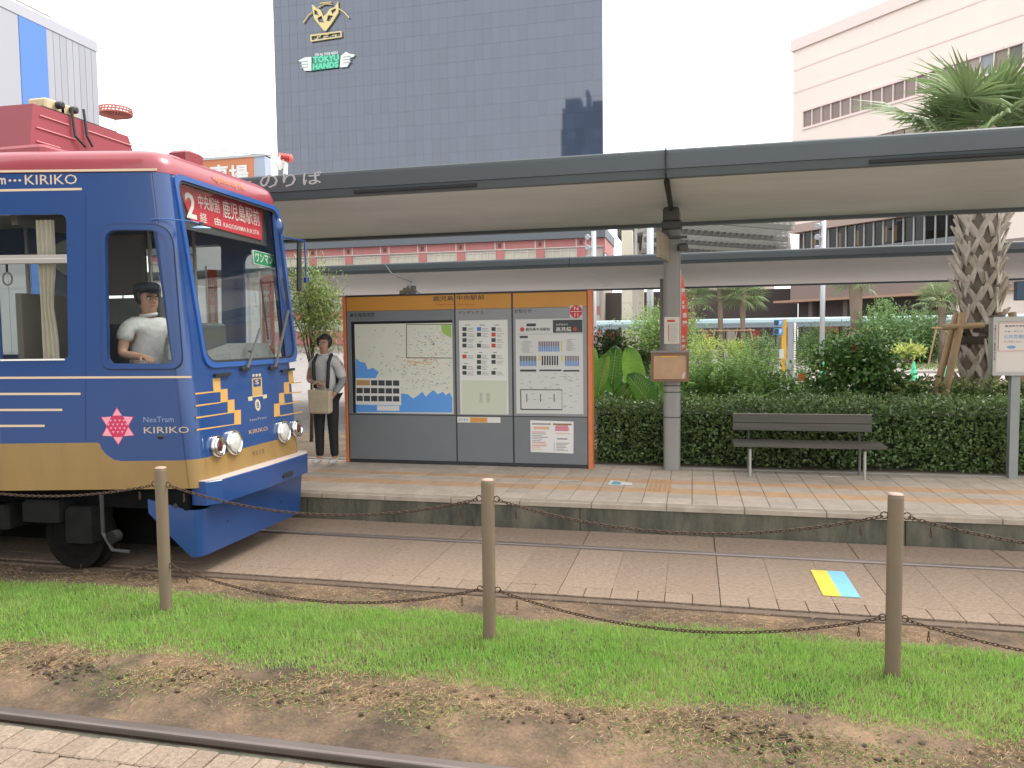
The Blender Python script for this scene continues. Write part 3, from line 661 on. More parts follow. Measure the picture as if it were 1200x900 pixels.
b.build('notice_print', [inkg, mat('ink_pink', (.6, .16, .22), .6), mat('ink_pale_orange', (.7, .45, .25), .6), mat('ink_olive', (.25, .18, .05), .6)], np_)
# camera on the top of the board, with its cable up to the rear canopy
sc = thing('security_camera', 'small brown lamp with a cable standing on the top edge of the map board', 'lamp', (-3.6, 9.6, zt))
b = MB(); b.cube((-3.66, 9.62, zt+.075), (.10, .12, .055), ch=.008); b.cube((-3.72, 9.6, zt+.045), (.07, .09, .05), ch=.006); b.build('lamp_head', mat('lamp_brown', (.16, .13, .09), .5), sc)
b = MB(); b.tube([(-3.66, 9.62, zt+.05), (-3.55, 9.63, zt+.016)], .012, 6); b.tube([(-3.6, 9.66, zt+.09), (-3.5, 9.67, zt+.016)], .009, 6); b.build('bracket', steel, sc)
e1 = at(450, 308, 13.98); MB().tube([(-3.66, 9.66, zt+.10), (-3.80, 10.2, zt+.22), tuple(Vector((-3.66, 9.66, zt+.1)).lerp(e1, .6)+Vector((0, 0, -.05))), tuple(e1)], .011, 5).build('cable', black_p, sc)

# ------------------------------------------------------------------ bench
bn = thing('bench', 'dark slatted bench with thin steel legs in front of the hedge', 'bench', (1.28, 9.5, HP))
wd = mat('bench_wood', (.092, .08, .062), .6, var=.35, scale=5, stretch=(.25, 3, 3), bump=.2); leg_s = mat('leg_steel', (.46, .46, .44), .35, .6)
bx0, bx1 = .475, 2.09
for i in range(4):
    y = 9.27+i*.097; MB().cube(((bx0+bx1)/2+.01, y+.043, .655+HP*.0+.003*i), (bx1-bx0+.04, .088, .034), ch=.005).build('seat_slat', wd, bn)
fbk = Fr((0, 9.665, .72), (1, 0, 0), (0, .16, 1))
for z0, z1 in ((.065, .157), (.160, .262)): MB().box(fbk, bx0, bx1-.05, z0, z1, -.014, .016, ch=.004).build('back_slat', wd, bn)
MB().box(fbk, bx0, bx1-.05, .263, .271, -.016, .018).build('back_cap', mat('bench_edge', (.30, .27, .22), .5), bn)
for x in (.655, 1.90):
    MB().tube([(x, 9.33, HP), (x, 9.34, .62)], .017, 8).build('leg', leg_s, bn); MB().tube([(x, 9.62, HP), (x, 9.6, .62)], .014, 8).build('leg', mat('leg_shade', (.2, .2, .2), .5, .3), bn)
    MB().box(Fr((x, 0, 0), (0, 1, 0), (0, 0, 1)), 9.28, 9.67, .612, .636, -.02, .02).build('seat_rail', black_p, bn)
    MB().tube([(x, 9.64, .63), (x, 9.685, .74), (x, 9.725, .97)], .015, 6).build('back_support', black_p, bn)
# ------------------------------------------------------------------ post-mounted notice box at the right edge
nbx = thing('notice_board', 'grey framed notice board on a single grey post at the right edge of the platform', 'notice board', (3.53, 9.72, HP))
fQ = wall(9.66); gpost = mat('post_greygreen', (.27, .29, .28), .5, .2, var=.1)
MB().box(flat(0), 3.487, 3.577, 9.69, 9.78, HP, 1.50).build('post', gpost, nbx)
x0 = fQ.px(1163.5, 400)[0]; x1 = x0+.78; z1 = fQ.px(1190, 371)[1]; z0 = fQ.px(1190, 440)[1]; gf = mat('frame_grey', (.40, .39, .36), .45, .3)
MB().box(fQ, x0+.005, x1-.005, z0+.005, z1-.005, -.15, -.02, ch=.004).build('case', gf, nbx)
plate('frame', [(x0, z0), (x1, z0), (x1, z1), (x0, z1)], [[(x0+.035, z0+.04), (x1-.035, z0+.04), (x1-.035, z1-.05), (x0+.035, z1-.05)]], fQ, -.02, .012, gf, nbx)
MB().box(fQ, x0+.03, x1-.03, z0+.035, z1-.045, -.0195, -.012).build('backing_sheet', mat('paper_pinkish', (.66, .60, .54), .5), nbx)
MB().box(fQ, x0-.002, x0+.1, z1+.001, z1+.02, -.15, .02).build('hinge_cap', mat('bracket_dark', (.07, .068, .062), .5), nbx)
fR = fQ.off(-.012)
plate('notice_sheet', [(x0+.055, z0+.27), (x1-.07, z0+.27), (x1-.07, z1-.065), (x0+.055, z1-.065)], [], fR, .0005, .004, mat('paper_rose', (.68, .61, .55), .5), nbx)
plate('sheet_border', [(x0+.058, z0+.273), (x1-.073, z0+.273), (x1-.073, z1-.068), (x0+.058, z1-.068)], [[(x0+.062, z0+.277), (x1-.077, z0+.277), (x1-.077, z1-.072), (x0+.062, z1-.072)][::-1]], fR, .0045, .0055, inkr, nbx)
zz = z1-.115
lettering('letters', '鹿児島市交通局', fR, (x0+.12, zz), (x0+.36, zz+.022), .0045, ink, nbx); lettering('letters', '市電・市バス', fR, (x0+.115, zz-.06), (x0+.30, zz-.04), .0045, ink, nbx, .0)
lettering('letters', '公共交通機関', fR, (x0+.11, zz-.13), (x0+.39, zz-.085), .0045, mat('ink_sky', (.16, .33, .55), .6), nbx); lettering('letters', 'をご利用ください', fR, (x0+.115, zz-.175), (x0+.30, zz-.152), .0045, ink, nbx, 0)
MB().ball(fR.p(x0+.19, zz-.225, .004), .045, 1, .06, .4).build('picture_print', mat('ink_sky', (.16, .33, .55), .6), nbx)
lettering('letters', '市\n電\nの\nり\nば\n・\n鹿\n児\n島\n中\n央\n駅', fQ, (x0+.008, z0+.17), (x0+.026, z1-.09), .0125, ink, nbx)

# ------------------------------------------------------------------ tram
YC = 6.267; HW = .825; TA = rad(13.2)
def XF(z): return -3.885-.08*(z-.75)
tram = thing('tram', 'blue, gold and red city tram standing at the platform on the left', 'tram', (-8, YC, 0))
blue = mat('tram_blue', (.011, .052, .185), .28, var=.10, scale=1.5, coat=.5)
blue_l = mat('tram_blue_light', (.022, .085, .29), .3, coat=.5)
gold = mat('tram_gold', (.29, .178, .058), .38, var=.18, scale=3, stretch=(2.5, 2.5, .5), coat=.25)
red = mat('tram_red', (.29, .04, .055), .34, var=.14, scale=1.6, coat=.4)
creamline = mat('line_cream', (.62, .47, .32), .45); goldline = mat('line_gold', (.52, .30, .09), .45)
lett_g = mat('letter_gold', (.50, .38, .26), .45); lett_b = mat('letter_pale_blue', (.22, .26, .40), .45)
TF = Fr((XF(.75), YC, .75), (0, 1, 0), (-.08, 0, 1))                   # front
def side_fr(s):   # s=-1 near side (facing the lawn), +1 platform side
    if s < 0: return Fr((XF(.75), YC-HW, .75), (math.cos(TA), math.sin(TA), 0), (0, 0, 1))
    return Fr((XF(.75), YC+HW, .75), (-math.cos(TA), math.sin(TA), 0), (0, 0, 1))
SN, SFR = side_fr(-1), side_fr(1)
RC = .13; TC = RC*math.tan(rad((180-103.2)/2))                          # corner radius and its tangent length
LT = 1.60                                                               # length of the tapering nose
def HZ(z): return HW+(XF(.75)-XF(z))*math.tan(TA)
def su(z): return (XF(z)-XF(.75))/math.cos(TA)-TC                       # front end of the side sheet at a height
ZB, ZG, ZR = .75, None, 3.285
glass_t = glass('window_glass', (.83, .85, .83), 1.75); rubber = mat('rubber', (.02, .02, .022), .6)
# gold edge on the nose at the height seen at the corner, higher further back
zg_n = SN.px(200, 539.7)[1]; zg_b = SN.px(60, 519.3)[1]; ug = SN.px(117, 519.5)[0]
gb = [(ug-.02, zg_b), (ug, zg_b-.01), (ug+.012, zg_b-.05), (ug+.05, zg_b-.10), (ug+.11, zg_n+.012), (ug+.17, zg_n)]
v0 = ZB-.75; v1 = ZR-.75
low = [(-LT, v0), (su(ZB), v0), (su(.75+zg_n), zg_n)]+gb[::-1]+[(-LT, zg_b)]
upp = [(-LT, zg_b)]+gb+[(su(.75+zg_n), zg_n), (su(ZR), v1), (-LT, v1)]
dw_hole = rounded(pxq(SN, [(124, 270), (196, 270), (208, 426), (127, 426)]), [.10, .16, .10, .06], 6)
pw_hole = rounded([(-LT+.03, SN.px(78, 421)[1]), SN.px(80, 421), SN.px(77.5, 251), (-LT+.03, SN.px(77, 251)[1])], [.02, .05, .06, .02], 5)
plate('side_panel', upp, [dw_hole, pw_hole], SN, -.03, 0, blue, tram)
plate('gold_panel', low, [], SN, -.03, 0, gold, tram)
mir = lambda q: [(-a, b_) for a, b_ in q][::-1]
plate('side_panel', mir(upp), [mir(dw_hole), mir(pw_hole)], SFR, -.03, 0, blue, tram)
plate('gold_panel', mir(low), [], SFR, -.03, 0, gold, tram)
# straight sides behind the nose, with their windows
hw = HW+LT*math.sin(TA); xb = XF(.75)-LT*math.cos(TA); XEND = -15.6; Ls = xb-XEND
for s, nm in ((-1, 'near'), (1, 'platform')):
    fr_ = Fr((XEND, YC-hw, .75), (1, 0, 0), (0, 0, 1)) if s < 0 else Fr((xb, YC+hw, .75), (-1, 0, 0), (0, 0, 1))
    wz0, wz1 = SN.px(78, 421)[1], SN.px(77, 251)[1]; hs_ = []
    for i in range(7): 
        u = .25+i*1.44; 
        if u+1.25 < Ls: hs_.append(rounded([(u, wz0), (u+1.25, wz0), (u+1.25, wz1), (u, wz1)], .06, 4))
    plate('side_panel', [(0, zg_b), (Ls, zg_b), (Ls, v1), (0, v1)], hs_, fr_, -.03, 0, blue, tram)
    plate('gold_panel', [(0, v0), (Ls, v0), (Ls, zg_b), (0, zg_b)], [], fr_, -.03, 0, gold, tram)
    for q in hs_: plate('window', q, [], fr_, -.022, -.016, glass_t, tram)
MB().box(Fr((XEND, YC, .75), (0, -1, 0), (0, 0, 1)), -hw, hw, v0, v1, 0, .03).build('rear_panel', blue, tram)
# front sheet with windscreen opening
uf = HW-TC
def fu(x, y): return TF.px(x, y)
zf = fu(300, 521.5)[1]
ws = [fu(207.5, 211.5), fu(323.5, 248.5), fu(344.5, 418), fu(242.5, 424)]
ws_hole = rounded(ws[::-1], [.13, .13, .12, .09], 7)
ua_, ub_, uc_ = HZ(ZB)-TC, HZ(.75+zf)-TC, HZ(ZR)-TC
plate('front_panel', [(-ub_, zf), (ub_, zf), (uc_, v1+.008), (-uc_, v1+.008)], [ws_hole], TF, -.03, 0, blue, tram)
plate('gold_front_panel', [(-ua_, v0), (ua_, v0), (ub_, zf), (-ub_, zf)], [], TF, -.03, 0, gold, tram)
# rounded corner strips: swept from the front tangent to the side tangent
def corner(s):
    for z0, z1, m, nm in ((ZB, .75+zf, gold, 'gold_corner'), (.75+zf, ZR, blue, 'corner_panel')):
        b = MB(); rows_ = []; n = 8
        for z in np.linspace(z0, z1, 6):
            c = Vector((XF(z)-RC, YC+s*(HZ(z)-TC), z)); r = []
            for k in range(n+1):
                a = (math.pi/2-TA)*k/n; r.append(c+Vector((math.cos(a)*RC, s*math.sin(a)*RC, 0)))
            r += [p+(c-p).normalized()*.03 for p in r[::-1]]
            rows_.append(r)
        N = len(rows_[0]); vs = [p for r in rows_ for p in r]; fs = []
        for i in range(5): fs += [(i*N+k, i*N+(k+1) % N, (i+1)*N+(k+1) % N, (i+1)*N+k) for k in range(N)]
        if s > 0: fs = [f[::-1] for f in fs]
        o = b.add(vs, fs).build(nm, m, tram, True)
for s in (-1, 1): corner(s)
def ring(name, hole, fr, grow, d0, d1, m, parent, inner=.0):
    n = len(hole); cx = sum(a for a, _ in hole)/n; cy = sum(c for _, c in hole)/n
    def gr(q, g):
        W = max(abs(a-cx) for a, _ in q); Hh = max(abs(c-cy) for _, c in q)
        return [(cx+(a-cx)*(1+g/W), cy+(c-cy)*(1+g/Hh)) for a, c in q]
    A, B = gr(hole, grow), gr(hole, inner); vs = [fr.p(*q, d) for L_, d in ((A, d0), (A, d1), (B, d1), (B, d0)) for q in L_]
    fs = [(k*n+i, k*n+(i+1) % n, ((k+1) % 4)*n+(i+1) % n, ((k+1) % 4)*n+i) for k in range(4) for i in range(n)]
    me = MB().add(vs, fs).mesh(); bm = bmesh.new(); bm.from_mesh(me); bmesh.ops.recalc_face_normals(bm, faces=bm.faces); bm.to_mesh(me); bm.free()
    return link(name, me, m, parent)
wsc = plate('windscreen', ws_hole, [], TF, -.02, -.014, glass('windscreen_glass', (.94, .96, .955), 1.5), tram)
ring('windscreen_frame', ws_hole, TF, .055, .0005, .016, blue_l, tram, .012); ring('windscreen_seal', ws_hole, TF, .012, -.012, .006, rubber, tram, -.008)
dw = plate('driver_window', dw_hole, [], SN, -.022, -.016, glass('cab_glass', (.93, .94, .93), 1.5), tram)
ring('window_frame', dw_hole, SN, .045, .0005, .014, blue, dw, .004); ring('window_seal', dw_hole, SN, .052, .0003, .0035, rubber, dw, .044)
pw = plate('passenger_window', pw_hole, [], SN, -.022, -.016, glass_t, tram)
alu = mat('window_alloy', (.40, .37, .34), .4, .5)
zb0 = SN.px(40, 309)[1]; MB().box(SN, -LT+.03, SN.px(78, 300)[0], zb0, zb0+.07, -.03, .004, ch=.004).build('window_bar', alu, pw)
MB().box(SN, -LT+.03, SN.px(76, 300)[0], zb0+.036, zb0+.042, .0042, .006).build('window_bar_line', mat('line_alloy', (.6, .56, .5), .4), pw)
MB().box(SN, -LT+.03, SN.px(76, 421)[0], SN.px(40, 422.6)[1], SN.px(40, 420.6)[1], .0005, .008).build('window_sill', white_p, pw)
plate('window', mir(dw_hole), [], SFR, -.022, -.016, glass_t, tram); plate('window', mir(pw_hole), [], SFR, -.022, -.016, glass_t, tram)
# roof
def outline(z, ins):
    out = []; fx = XF(z)-ins; r = max(.16, RC)
    hwf = HZ(z)-ins; hb = hw-ins; xe = XEND+ins
    near = [(fx, YC-hwf), (xb, YC-hb), (xe, YC-hb)]; far = [(xe, YC+hb), (xb, YC+hb), (fx, YC+hwf)]
    return rounded(near+far, [.17, .3, .1, .1, .3, .17], 6)
Lr = [outline(z, i) for z, i in ((ZR+.004, -.006), (ZR+.07, -.004), (ZR+.14, .02), (ZR+.19, .08), (ZR+.215, .19), (ZR+.225, .42))]
zs = [ZR+.004, ZR+.07, ZR+.14, ZR+.19, ZR+.215, ZR+.225]; N = len(Lr[0])
vs = [(a, c, z) for q, z in zip(Lr, zs) for a, c in q]; fs = []
for i in range(len(zs)-1): fs += [(i*N+k, (i+1)*N+k, (i+1)*N+(k+1) % N, i*N+(k+1) % N) for k in range(N)]
fs.append(tuple((len(zs)-1)*N+k for k in range(N))[::-1]); fs = [f[::-1] for f in fs]
MB().add(vs, fs).build('roof', red, tram, True)
plate('ceiling', outline(ZR-.02, .04), [], flat(0), ZR-.03, ZR-.01, mat('ceiling_grey', (.35, .34, .31), .7), tram)
plate('floor', outline(ZB, .035), [], flat(0), ZB, ZB+.03, mat('tram_floor', (.06, .06, .058), .7), tram)
# lines and lettering on the near side
def sline(x0, y0, x1, y1, h, m, fr=SN, name='stripe', d=.002):
    a = fr.px(x0, y0); c = fr.px(x1, y1); return plate(name, [(a[0], a[1]-h/2), (c[0], c[1]-h/2), (c[0], c[1]+h/2), (a[0], a[1]+h/2)], [], fr, .0004, d, m, tram)
sline(-45, 201.6, 184, 199, .018, creamline, d=.010); sline(-45, 224, 96, 221.5, .018, creamline)
sline(-45, 443, 224.5, 441.8, .017, creamline)
for y, x in ((461.5, 94.5), (480.3, 73), (499, 52.5)): sline(-45, y+.3, x, y, .018, creamline)
def side_text(body, x0, y0, x1, y1, m, bold=.01): return lettering('letters', body, SN, SN.px(x0, y0), SN.px(x1, y1), .0012, m, tram, bold)
plate('panel_seam', pxq(SN, [(100.2, 515), (100.7, 515), (100.7, 228), (100.2, 228)]), [], SN, .0003, .0012, mat('seam_dark', (.006, .02, .07), .6), tram)
side_text('KIRIKO', 29.5, 216.5, 90, 204.3, creamline, .0); side_text('···', 10, 213, 25, 210, creamline, .02); side_text('NexTram', -42, 216.8, 6.5, 205, creamline, .02)
side_text('NexTram', 168.3, 495, 203.5, 488, lett_b, .0); side_text('KIRIKO', 168.8, 508, 221.5, 499.8, lett_g, .0)
c_ = SN.px(138, 499.6); ro = abs(SN.px(138, 477)[1]-c_[1]); cut = mat('cut_glass_red', (.50, .03, .09), .4); cutp = mat('cut_glass_pink', (.78, .30, .38), .4)
def star(r, ri=None): 
    ri = ri or r/math.sqrt(3); return [(c_[0]+(r if k % 2 == 0 else ri)*math.sin(math.pi*k/6)*.98, c_[1]+(r if k % 2 == 0 else ri)*math.cos(math.pi*k/6)) for k in range(12)][::-1]
em = plate('star_emblem', star(ro), [], SN, .0004, .0018, cut, tram)
b = MB(); hx = ro/math.sqrt(3)
for k in range(6):
    a0 = math.pi*k/3; tip = (c_[0]+ro*.93*math.sin(a0), c_[1]+ro*.93*math.cos(a0))
    L_ = [(c_[0]+hx*1.06*math.sin(a0+s*math.pi/6)*(.9), c_[1]+hx*1.06*math.cos(a0+s*math.pi/6)*1.02) for s in (-.86, .86)]
    b.prism(SN, [tip, L_[0], L_[1]], .002, .003, 0)
for i in range(-3, 4):
    for j in range(-4, 4):
        x = i*.036+(.018 if j % 2 else 0); y = j*.031+.015
        if x*x+y*y < (hx*.83)**2: b.prism(SN, [(c_[0]+x-.011, c_[1]+y+.008), (c_[0]+x, c_[1]+y-.010), (c_[0]+x+.011, c_[1]+y+.008)], .002, .003, 0)
o = b.build('star_print', cutp, em); o['kind'] = 'stuff'
# front: stepped gold pattern, emblem, lettering
def fq(name, pts, m, d0=.0004, d1=.002): return plate(name, pxq(TF, pts), [], TF, d0, d1, m, tram)
def z6(*p): return [(180+x/6, 420+y/6) for x, y in p]
for q in ([(415, 142), (466, 136), (472, 236), (420, 240)], [(470, 218), (518, 213), (522, 304), (470, 312)], [(520, 293), (566, 288), (570, 382), (520, 388)], [(566, 365), (612, 361), (613, 463), (566, 467)],
          [(946, 92), (978, 88), (986, 172), (952, 178)], [(915, 170), (950, 166), (955, 240), (917, 246)], [(882, 246), (915, 241), (921, 315), (882, 322)], [(846, 320), (884, 315), (888, 405), (846, 412)]):
    fq('step_block', z6(*q), goldline)
for q in ([(292, 243), (420, 231), (420, 240), (292, 255)], [(295, 328), (470, 307), (470, 314), (296, 340)], [(298, 412), (522, 381), (522, 388), (298, 424)], [(302, 497), (566, 461), (566, 467), (302, 509)],
          [(955, 172), (1040, 164), (1040, 171), (956, 179)], [(920, 243), (1040, 232), (1040, 240), (920, 250)], [(888, 322), (1040, 298), (1040, 306), (888, 330)], [(888, 400), (1042, 372), (1042, 380), (888, 408)]):
    fq('step_line', z6(*q), goldline)
def z8(*p): return [(270+x/12.85, 440+y/12.85) for x, y in p]
emb = plate('crest', pxq(TF, z8((322, 45), (470, 30), (482, 300), (330, 330))), [pxq(TF, z8((340, 62), (452, 50), (458, 160), (345, 175)))[::-1]], TF, .0004, .002, mat('crest_gold', (.42, .27, .10), .45), tram)
b = MB(); b.prism(TF, pxq(TF, z8((262, 325), (325, 312), (332, 375), (270, 385))), .0004, .002); b.prism(TF, pxq(TF, z8((485, 295), (545, 282), (548, 338), (492, 350))), .0004, .002)
b.prism(TF, pxq(TF, z8((330, 318), (490, 292), (488, 308), (330, 332))), .002, .0025)
for k in range(3):
    x = 345+k*48; b.prism(TF, pxq(TF, z8((x-16, 22-k*4), (x+12, 20-k*4), (x+16, -20-k*4), (x-14, -18-k*4))), .0004, .002)
cc = TF.px(*z8((410, 445))[0]); hh = abs(TF.px(*z8((410, 535))[0])[1]-TF.px(*z8((410, 355))[0])[1])/2; b.prism(TF, [(cc[0]+hh*.8*math.cos(t), cc[1]+hh*math.sin(t)) for t in [2*math.pi*k/18 for k in range(18)]], .0004, .002)
b.build('crest_print', mat('crest_pale', (.50, .42, .28), .45), emb)['kind'] = 'stuff'
lettering('letters', 'S', TF, TF.px(*z8((375, 135))[0]), TF.px(*z8((425, 65))[0]), .001, lett_g, emb)
lettering('letters', '8', TF, (cc[0]-hh*.4, cc[1]-hh*.55), (cc[0]+hh*.4, cc[1]+hh*.55), .0022, blue, emb)
def front_text(name, body, p, q, m, bold=.012, d=.0012): return lettering(name, body, TF, TF.px(*p), TF.px(*q), d, m, tram, bold)
front_text('letters', 'NexTram', (292.8, 493.8), (312, 487.6), mat('letter_tan', (.33, .26, .20), .5), .005); front_text('letters', 'KIRIKO', (291.8, 509), (313.3, 499.5), mat('letter_brown', (.40, .24, .13), .5), .01)
front_text('letters', '9513', (295.7, 534.8), (309.2, 525.5), mat('number_grey', (.12, .085, .05), .5), .012)
fr_r = Fr(TF.p(0, v1+.004), TF.u, (-.10, 0, 1)).off(.012)
lettering('letters', 'Kagoshima City Tram', fr_r, fr_r.px(250.5, 213.5), fr_r.px(288, 216.5), .001, mat('letter_orange', (.62, .22, .08), .5), tram, .01)
# headlights and tail lamps
chrome = mat('chrome', (.62, .60, .57), .18, 1.); lampg = mat('lamp_lens', (.72, .72, .68), .12, .35, spec=.8); lampr = mat('tail_lens', (.075, .012, .014), .2, coat=.5)
def lamp(x, y, r, m, nm):
    a, c = TF.px(x, y); h = MB().lathe(TF.p(a, c, -.02), TF.n, [(r*1.12, 0), (r*1.15, .035), (r*1.1, .052), (r, .06), (r*.95, .056), (r*.9, .040)], 32).build(nm, chrome, tram, True)
    rl2 = r*.9 if nm == 'headlight' else r*.62
    if nm != 'headlight': MB().lathe(TF.p(a, c, .02), TF.n, [(r*.92, 0), (r*.9, .022), (r*.72, .034), (r*.64, .026), (r*.6, .02)], 28).build('lamp_rim', chrome, h, True)
    MB().lathe(TF.p(a, c, .02), TF.n, [(rl2, 0), (rl2*.98, .012), (rl2*.66, .024), (rl2*.2, .029), (.002, .03)], 28).build('lens', m, h, True)
lamp(253.5, 523, .082, lampr, 'tail_lamp'); lamp(272.5, 518.5, .098, lampg, 'headlight'); lamp(330.8, 506, .098, lampg, 'headlight'); lamp(346.2, 502.2, .082, lampr, 'tail_lamp')
for q in ([(418, 108), (525, 100), (525, 122), (420, 130)], [(890, 80), (975, 68), (976, 86), (892, 98)]): fq('grab_step', z6(*q), black_p, .0005, .03)
# bumper and cow-catcher
zb0, zb1 = TF.px(272, 583)[1], TF.px(273, 552)[1]
fbp = Fr((0, 0, .75), (1, 0, 0), (0, 1, 0)); bx = XF(.75)
q = [(bx-.1, YC-HW+.02), (bx+.03, YC-HW+.02), (bx+.10, YC-HW+.14), (bx+.125, YC), (bx+.10, YC+HW-.06), (bx+.03, YC+HW+.05), (bx-.1, YC+HW+.05)]
zc = .605; zd = .80
MB().prism(Fr((0, 0, 0), (1, 0, 0), (0, 1, 0)), q, zc, zd, ch=.006).build('bumper', blue, tram)
MB().prism(Fr((0, 0, 0), (1, 0, 0), (0, 1, 0)), [(a-.004, c_2) for a, c_2 in q], zd+.0005, zd+.008).build('bumper_edge', mat('bumper_edge', (.5, .43, .4), .4), tram)
MB().prism(Fr((bx+.123, YC+.34, .66), (0, 1, 0), (-.15, 0, 1)), rounded([(-.09, -.022), (.09, -.022), (.09, .022), (-.09, .022)], .022, 4), -.02, .003).build('bumper_slot', black_p, tram)
sk = Fr((bx-.02, YC, .18), (0, 1, 0), (.05, 0, 1)); ks = .82
plate('skirt_front', rounded([(-ks+.1, 0), (ks-.02, .0), (ks, .40), (-ks+.1, .40)], [0, .05, 0, 0], 4), [], sk, -.02, 0, blue, tram)
skn = Fr((bx-.02, YC-ks, .18), (math.cos(TA), math.sin(TA), 0), (0, 0, 1)).off(0)
uL = skn.px(173, 585); 
plate('skirt_side', pxq(skn, [(173, 585), (174, 601), (198, 627), (219, 648)])+[(-.08, 0), (-.08, .385), ], [], skn, -.02, 0, blue, tram)
b = MB(); rr = .08
for z0, z1 in ((.18, .57),):
    n = 6; vs = []
    A = skn.p(-.08, 0); B = sk.p(-ks+.1, 0)
    for zz_ in (0., .39):
        for k in range(n+1):
            t = k/n; c0 = Vector((bx-.02, YC-ks, 0)); p = A.xy.to_3d()*(1-t)**2+c0*2*t*(1-t)+B.xy.to_3d()*t*t; vs.append((p.x+.05*zz_*t, p.y, .18+zz_))
    b.add(vs, [(k, k+1, n+2+k, n+1+k) for k in range(n)])
b.build('skirt_corner', blue, tram, True)
for x, y in ((205.5, 593), (266.8, 611), (329, 563.5), (328.8, 588)):
    f_ = skn if x < 210 else sk; a, c = f_.px(x, y); MB().lathe(f_.p(a, c, -.001), f_.n, [(.02 if x < 210 else .012, 0), (.02 if x < 210 else .012, .003)], 12).build('skirt_hole', black_p, tram)
# underframe and bogie
und = mat('underframe', (.008, .008, .009), .8, spec=.08, var=.4, scale=6); iron = mat('bogie_iron', (.010, .010, .0095), .75, spec=.08, var=.5, scale=9)
MB().cube((-9.6, YC, .66), (11.2, 1.7, .18)).build('underframe', und, tram)
MB().cube((-9.5, YC+.1, .38), (10.4, 1.0, .5)).build('underbody_light_block', mat('light_block_black', (.006, .006, .006), .9, spec=.08), tram)  # added black box, blocks light from the far side to darken the underbody
for cx in (-5.9, -12.2):
    bg_ = MB(); bg_.cube((cx, YC-.78, .46), (2.0, .12, .14), ch=.02); bg_.cube((cx, YC+.78, .46), (2.0, .12, .14), ch=.02); bg_.cube((cx, YC, .5), (.5, 1.5, .2))
    for s in (-1, 1):
        for dx in (-.75, .75): bg_.cube((cx+dx, YC+s*.82, .36), (.26, .2, .24), ch=.04)
        bg_.lathe((cx, YC+s*.86, .3), (0, 0, 1), [(.09, 0), (.11, .05), (.08, .1), (.11, .15), (.08, .2), (.1, .25)], 12)
    bgo = bg_.build('bogie', iron, tram)
    for dx in (-.75, .75):
        for s in (-1, 1):
            wh = MB().lathe((cx+dx, YC+s*.70, .30), (0, s, 0), [(.08, 0), (.31, 0), (.335, -.01), (.335, .02), (.30, .03), (.295, .10), (.24, .10), (.2, .06), (.09, .06)], 28).build('wheel', mat('wheel_steel', (.012, .011, .010), .6, 0, spec=.1, var=.3), bgo)
for x, y, z, sx, sz in ((-5.25, 5.35, .56, .36, .18), (-4.95, 5.42, .44, .26, .3), (-5.6, 5.32, .5, .14, .2), (-5.9, 5.3, .46, .1, .36), (-6.4, 5.2, .5, .3, .26)):
    MB().cube((x, y, z), (sx, .3, sz), ch=.03).build('equipment_box', mat('equipment_grey', (.017, .017, .0165), .7, spec=.08, var=.4, scale=8), tram)
MB().lathe((-4.42, 5.05, .42), (0, 1, 0), [(.05, 0), (.05, .07), (.03, .08)], 14).build('air_valve', mat('equipment_grey', (.017, .017, .0165), .7, spec=.08, var=.4, scale=8), tram)
MB().tube([(-4.5, 5.06, .75), (-4.5, 5.06, .45), (-4.42, 5.06, .32), (-4.3, 5.1, .30)], .015, 6).build('air_hose', black_p, tram)
# roof equipment
xa = -5.5; fa_ = Fr((xa, 0, 0), (0, 1, 0), (0, 0, 1)); yl, zt1 = fa_.px(35, 120); yl2, zt2 = fa_.px(35, 178); yr, zr = fa_.px(160, 160); yr2, zr2 = fa_.px(165, 180)
ac = MB(); n = [(yl-.05, ZR+.10), (yl+.03, zt1), (yr-.12, zt1+.005), (yr2, ZR+.30), (yr2+.02, ZR+.10)]
fb2 = [(yl-.06, ZR+.10), (yl+.0, zt1+.02), (yr-.1, zt1+.02), (yr2+.02, ZR+.3), (yr2+.03, ZR+.1)]
vs = [(xa, a, c) for a, c in n]+[(xa-3.2, a-.0, c) for a, c in fb2]; m_ = len(n)
fs = [tuple(range(m_)), tuple(range(2*m_-1, m_-1, -1))]+[(i, i+m_, (i+1) % m_+m_, (i+1) % m_) for i in range(m_)]
aco = ac.add(vs, fs).build('roof_unit', mat('tram_red_roof', (.27, .045, .06), .45, var=.12, scale=2), tram)
MB().box(Fr((0, 0, 0), (1, 0, 0), (0, 1, 0)), xa-3.2, xa+.3, yl-.2, yr2+.05, ZR+.14, ZR+.30, ch=.03).build('roof_plinth', mat('tram_red_roof', (.27, .045, .06), .45, var=.12, scale=2), tram)
rib = mat('rib_pink', (.46, .19, .19), .5)
for (x0, y0, x1, y1) in ((46, 135, 80, 147), (42, 149, 88, 164), (42, 165, 70, 174), (100, 152, 155, 172)):
    p = fa_.px(x0, y0); q = fa_.px(x1, y1); zz = (p[1]+q[1])/2; MB().tube([(xa+.006, p[0], zz), (xa+.006, q[0], zz)], .007, 6).build('rib', rib, aco)
for x, y in ((77, 124), (93, 131)):
    p = fa_.px(x, y); h_ = MB().cube((xa-.16, p[0]-.05, zt1+.075), (.2, .22, .09), ch=.015).build('resistor_box', mat('beige_box', (.5, .41, .25), .6), tram)
    MB().lathe((xa-.04, p[0]-.05, zt1+.075), (1, 0, 0), [(.034, 0), (.034, .05), (.02, .06)], 12).build('connector', black_p, h_)
b = MB(); b.cube((xa-.14, yl+.62, zt1+.012), (.2, .9, .03)); b.build('cable_tray', black_p, tram)
b = MB()
